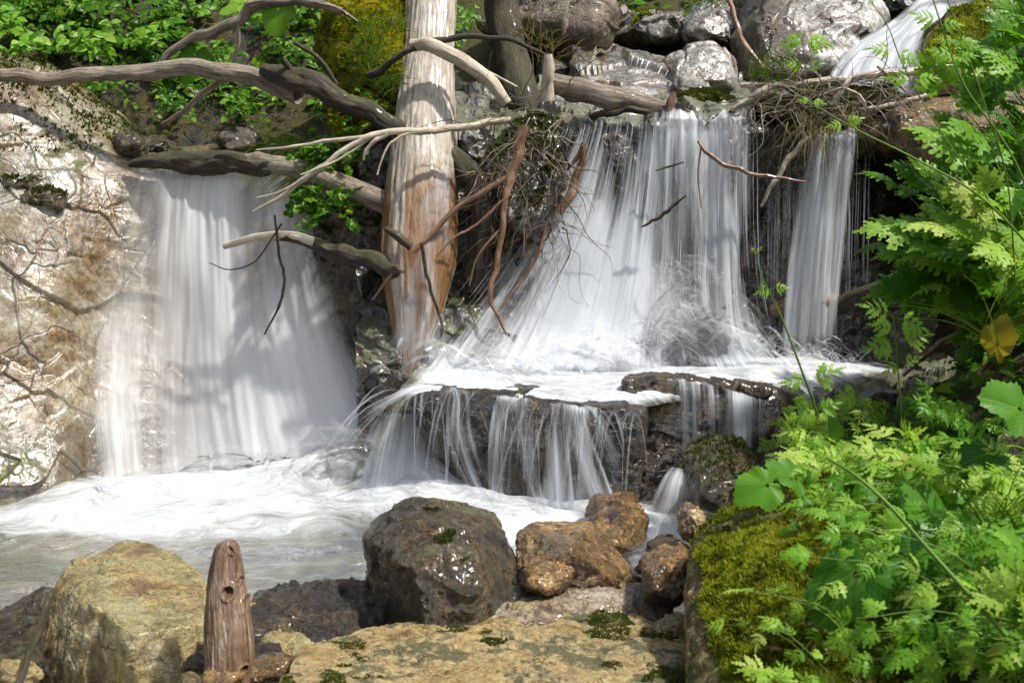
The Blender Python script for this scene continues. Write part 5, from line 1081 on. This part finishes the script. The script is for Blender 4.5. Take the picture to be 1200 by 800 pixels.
for k, (lb, pts, rr, lv, fl_) in enumerate(ST):
    rng = np.random.RandomState(300+k); pa = PA(pts); r = tag(empty('tall_stalk', pa[0]), lb, 'plant')
    V, F, uv = tube(pa, [rr, rr*.8, rr*.5], 8, 6, k, .05, 0); mk('stem', V, F, M['stem'], r, uv=uv, attrs={'rnd': np.full(len(V), .5)})
    if lv:
        A = Acc()
        for j, (a, b, s) in enumerate(lv):
            Yl = float(np.interp(b, sorted(q[1] for q in pts), [q[2] for q in sorted(pts, key=lambda q: q[1])]))
            for sg in (-1, 1): put(A, FS[j % 6], P(a, b, Yl), (sg, -.3, .35+.3*rng.randn()), (0,-.7,.6), s*(.8+.5*rng.rand()), .6+.3*rng.rand())
        A.build('foliage', M['leaf'], r)
    if fl_:
        A = Acc(); umbel(A, pa[-1], .022, rng, 10); A.build('flower_head', M['pale_leaf'], r)
# --- bushes on the upper left bank
def bank_pt(px, py):
    for y in np.arange(5.0, 9.5, .02):
        p = P(px, py, y)
        if ground_at(p[0], y) >= p[2]: return p
    return P(px, py, 9)
BP = [('bright broad leaved seedling cluster near the top left, leaves catching the sun', 62,48,(30,140,20,70), 8,.085,'leaf'),
 ('leafy green shrub right of the bright seedling cluster', 150,50,(120,215,10,60),9,.075,'leaf'),
 ('fresh green leaves in the upper left corner', 12,30,(-30,50,0,50),8,.08,'leaf'),
 ('leafy plant at the left edge just above the long bare branch', 10,75,(-20,50,45,80),8,.07,'leaf'),
 ('leafy plant against the left edge below the long bare branch', -10,130,(-30,25,95,140),7,.06,'leaf'),
 ('shaded shrub under the crooked branch', 235,60,(200,290,25,75),10,.06,'dark_leaf'),
 ('dark leaved plant at the top edge beside the crooked branch', 220,10,(170,290,-15,25),11,.07,'dark_leaf'),
 ('shaded leafy plant between the crooked branch and the moss hummock', 330,50,(300,370,20,80),9,.06,'dark_leaf'),
 ('leafy plant at the top edge left of the moss hummock', 345,5,(320,400,-20,25),8,.07,'dark_leaf'),
 ('shaded leaves at the top edge above the bright seedlings', 90,5,(40,150,-20,20),9,.07,'dark_leaf'),
 ('shaded ferny plant hanging over the bank below the long bare branch', 200,118,(170,240,100,140),8,.055,'dark_leaf'),
 ('shaded ferny plant hanging over the bank left of the dark rotting log', 285,118,(250,330,105,145),9,.055,'dark_leaf'),
 ('small leafy plant on the mossy bank above the left rim of the pale rock', 110,100,(80,160,90,125),7,.05,'dark_leaf'),
 ('small fresh plant between the two dead trunks at the top', 548,25,(525,575,5,40),6,.06,'leaf'),
 ('small bright plant just right of the dead trunk top', 530,48,(515,560,30,60),5,.045,'leaf')]
for k, (lb, bx, by, rg, n, L, mt) in enumerate(BP):
    b = bank_pt(bx, by+14); Yb = b[1]
    plant('leafy_shrub', lb, 'plant', b, targ(R, rg[0], rg[1], rg[2], rg[3], Yb-.45, Yb-.1, n), L*.78, OV, mt, 400+k, per=12, group='leafy plants on the upper left bank', from_t=.15, jitter=.5, upv=(.2,-.6,.7), arch=.03, stem_r=.002)
# large veined leaves near the crooked branch
broad('large rounded leaves at the top edge right of the crooked branch', bank_pt(330,20), [(326,10,5.2,38,4.6,1.1),(282,5,5.4,30,3.5,.9)], 8, 'leaf')
broad('fanned pleated leaf under the crooked branch', bank_pt(232,80), [(228,64,5.25,40,4.4,1.1)], 9, 'leaf')
# clover and ferns hanging by the trunk
CP = [('mat of small round leaves hanging between the fallen log and the broken branch', (385,250,4.78), (335,425,215,272,4.62,4.8), 44, .042),
 ('small round leaved plants hanging below the dark rotting log', (390,170,4.95), (340,430,150,205,4.75,4.95), 44, .042),
 ('small round leaved plants at the foot of the moss hummock', (420,130,5.0), (385,455,100,150,4.9,5.05), 26, .03)]
for k, (lb, b, rg, n, L) in enumerate(CP):
    plant('round_leaved_plant', lb, 'plant', P(*b), targ(R, *rg, n), L, [CL], 'dark_leaf' if k < 2 else 'leaf', 500+k, per=5, group='round leaved plants by the dead trunk', from_t=.5, arch=.0, stem_r=.0008, jitter=.5)
def grass(name, label, pts, n, L, mat, seed, cat='grass tuft', hang=0.):
    rng = np.random.RandomState(seed); A = Acc()
    for i in range(n):
        a, b, y = pts[rng.randint(len(pts))]; o = np.array(P(a+rng.randn()*10, b+rng.randn()*6, y+.03*rng.randn()))
        d = np.array([rng.randn()*.8, -.5*rng.rand()-.1, .9-hang*1.5]); d /= np.linalg.norm(d); l = L*(.5+rng.rand()); s = np.cross(d, [0,1,.2]); s /= np.linalg.norm(s); Vb = []
        for t in np.linspace(0, 1, 6):
            c = o+d*l*t+np.array([0,0,-1])*l*t*t*(.45+.3*hang); w_ = .0022*(1-t)+.0003; Vb += [c-s*w_, c+s*w_]
        A.add(np.array(Vb), np.array([[2*i_, 2*i_+1, 2*i_+3, 2*i_+2] for i_ in range(5)]), float(rng.rand()))
    return tag(A.build(name, M[mat], None), label, cat)
grass('grass_tuft', 'fine green grass on the right side of the moss hummock', [(430,60,5.05),(450,100,5.0),(436,80,5.02),(440,40,5.15)], 260, .16, 'grass', 1)
grass('grass_tuft', 'wispy grass hanging over the lip beside the fallen log', [(330,165,4.98),(345,185,4.95),(360,200,4.9)], 190, .18, 'grass', 2, hang=.6)
grass('grass_tuft', 'grass between the slim dark trunk and the silvery slab', [(640,60,5.5),(620,40,5.6)], 60, .14, 'dry', 3)
grass('grass_tuft', 'dry grass hanging from the rim debris', [(940,140,4.92),(960,150,4.92),(1000,130,4.95)], 120, .12, 'dry', 4, hang=.8)
grass('grass_tuft', 'green ferny tuft growing on the rim beside the silver rounded boulder', [(892,88,5.12),(915,76,5.12),(900,100,5.1)], 110, .12, 'grass', 5)
grass('grass_tuft', 'green tuft on the crest behind the knobbly silver rock', [(832,6,6.6),(815,0,6.7)], 60, .2, 'grass', 6)
grass('grass_tuft', 'long grass blades beside the withered yellow leaf at the right edge', [(1180,330,3.4),(1165,400,3.35)], 40, .4, 'grass', 7)
grass('grass_tuft', 'long grass blades among the low leaves near the lower right edge', [(1170,625,2.3),(1140,640,2.3)], 34, .3, 'grass', 8)
# --- ground cover: nobody could count it
def cover(name, n, area, leafs, mat, L, seed, upw=.8, dens=0.0, lift=.02):
    rng = np.random.RandomState(seed); A = Acc(); x0, x1, y0, y1 = area
    X = x0+(x1-x0)*rng.rand(n*3); Yv = y0+(y1-y0)*rng.rand(n*3); Z = ground_z(X, Yv)
    pts = np.stack([X, Yv, Z], 1); m = fbm(pts, 1.7, 3, seed)+.5*fbm(pts, 6, 2, seed+1) > dens; pts = pts[m][:n]
    for p in pts:
        put(A, leafs[rng.randint(len(leafs))], p+np.array([0,0,lift+.05*rng.rand()]), (rng.randn(), -abs(rng.randn())*.7, .3*rng.randn()), np.array([0,-.5,upw])+rng.randn(3)*.35, L*(.5+.9*rng.rand()), float(np.clip(.5+.3*rng.randn(), 0, 1)))
    return tag(A.build(name, M[mat], None), 'low leafy ground cover growing over the bank', 'ground cover', kind='stuff')
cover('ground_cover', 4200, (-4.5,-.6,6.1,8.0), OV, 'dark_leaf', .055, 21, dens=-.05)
cover('ground_cover', 2600, (-4.5,-.5,6.1,7.5), OV, 'leaf', .05, 22, dens=.12)
cover('ground_cover', 2400, (-4,-.4,6.05,8.0), FS, 'dark_leaf', .09, 23, dens=.0)
cover('ground_cover', 3200, (.2,6,7.6,10), OV, 'dark_leaf', .08, 24, dens=-.1)
cover('ground_cover', 1500, (.95,3.5,1.6,3.9), FS, 'dark_leaf', .07, 25, dens=-.3)
cover('ground_cover', 1700, (1.0,3.5,1.6,4.0), OV, 'dark_leaf', .06, 26, dens=-.2)
# moss over the soil and over the rim of the pale rock
def cover_moss(Vs, Fs, n, thr, size, seed, mat, region):
    r = tufts(Vs, Fs, n, thr, size, seed, region=region)
    if r: tag(mk('moss_carpet', r[0], r[1], M[mat], None, attrs={'rnd': r[2]}, smooth=False), 'moss carpet over the bank', 'moss', kind='stuff')
GF = grid_faces(len(gy), len(gx))
cover_moss(GV, GF, 42000, .22, .020, 41, 'dark_moss', lambda V: (V[:,1] > 5.4) & (V[:,1] < 7.2) & (V[:,0] > -3.5) & (V[:,0] < -.4))
cover_moss(GV, GF, 15000, .30, .020, 42, 'dark_moss', lambda V: (V[:,1] > 5.3) & (V[:,1] < 9) & (V[:,0] > -.4) & (V[:,0] < 3.5))
cover_moss(CLV[0], CLV[1], 7000, .38, .012, 43, 'dark_moss', lambda V: (V[:,2] > 1.27) & (V[:,0] < -1.5))

cover_moss(GV, GF, 26000, -.1, .018, 44, 'dark_moss', lambda V: (V[:,1] > 5.2) & (V[:,1] < 6.2) & (V[:,0] > -3.2) & (V[:,0] < -.4) & (V[:,2] > 1.05))
cover_moss(GV, GF, 24000, .12, .022, 45, 'moss', lambda V: (V[:,1] > 5.3) & (V[:,1] < 6.3) & (V[:,0] > -3.2) & (V[:,0] < -.4) & (V[:,2] > 1.1))
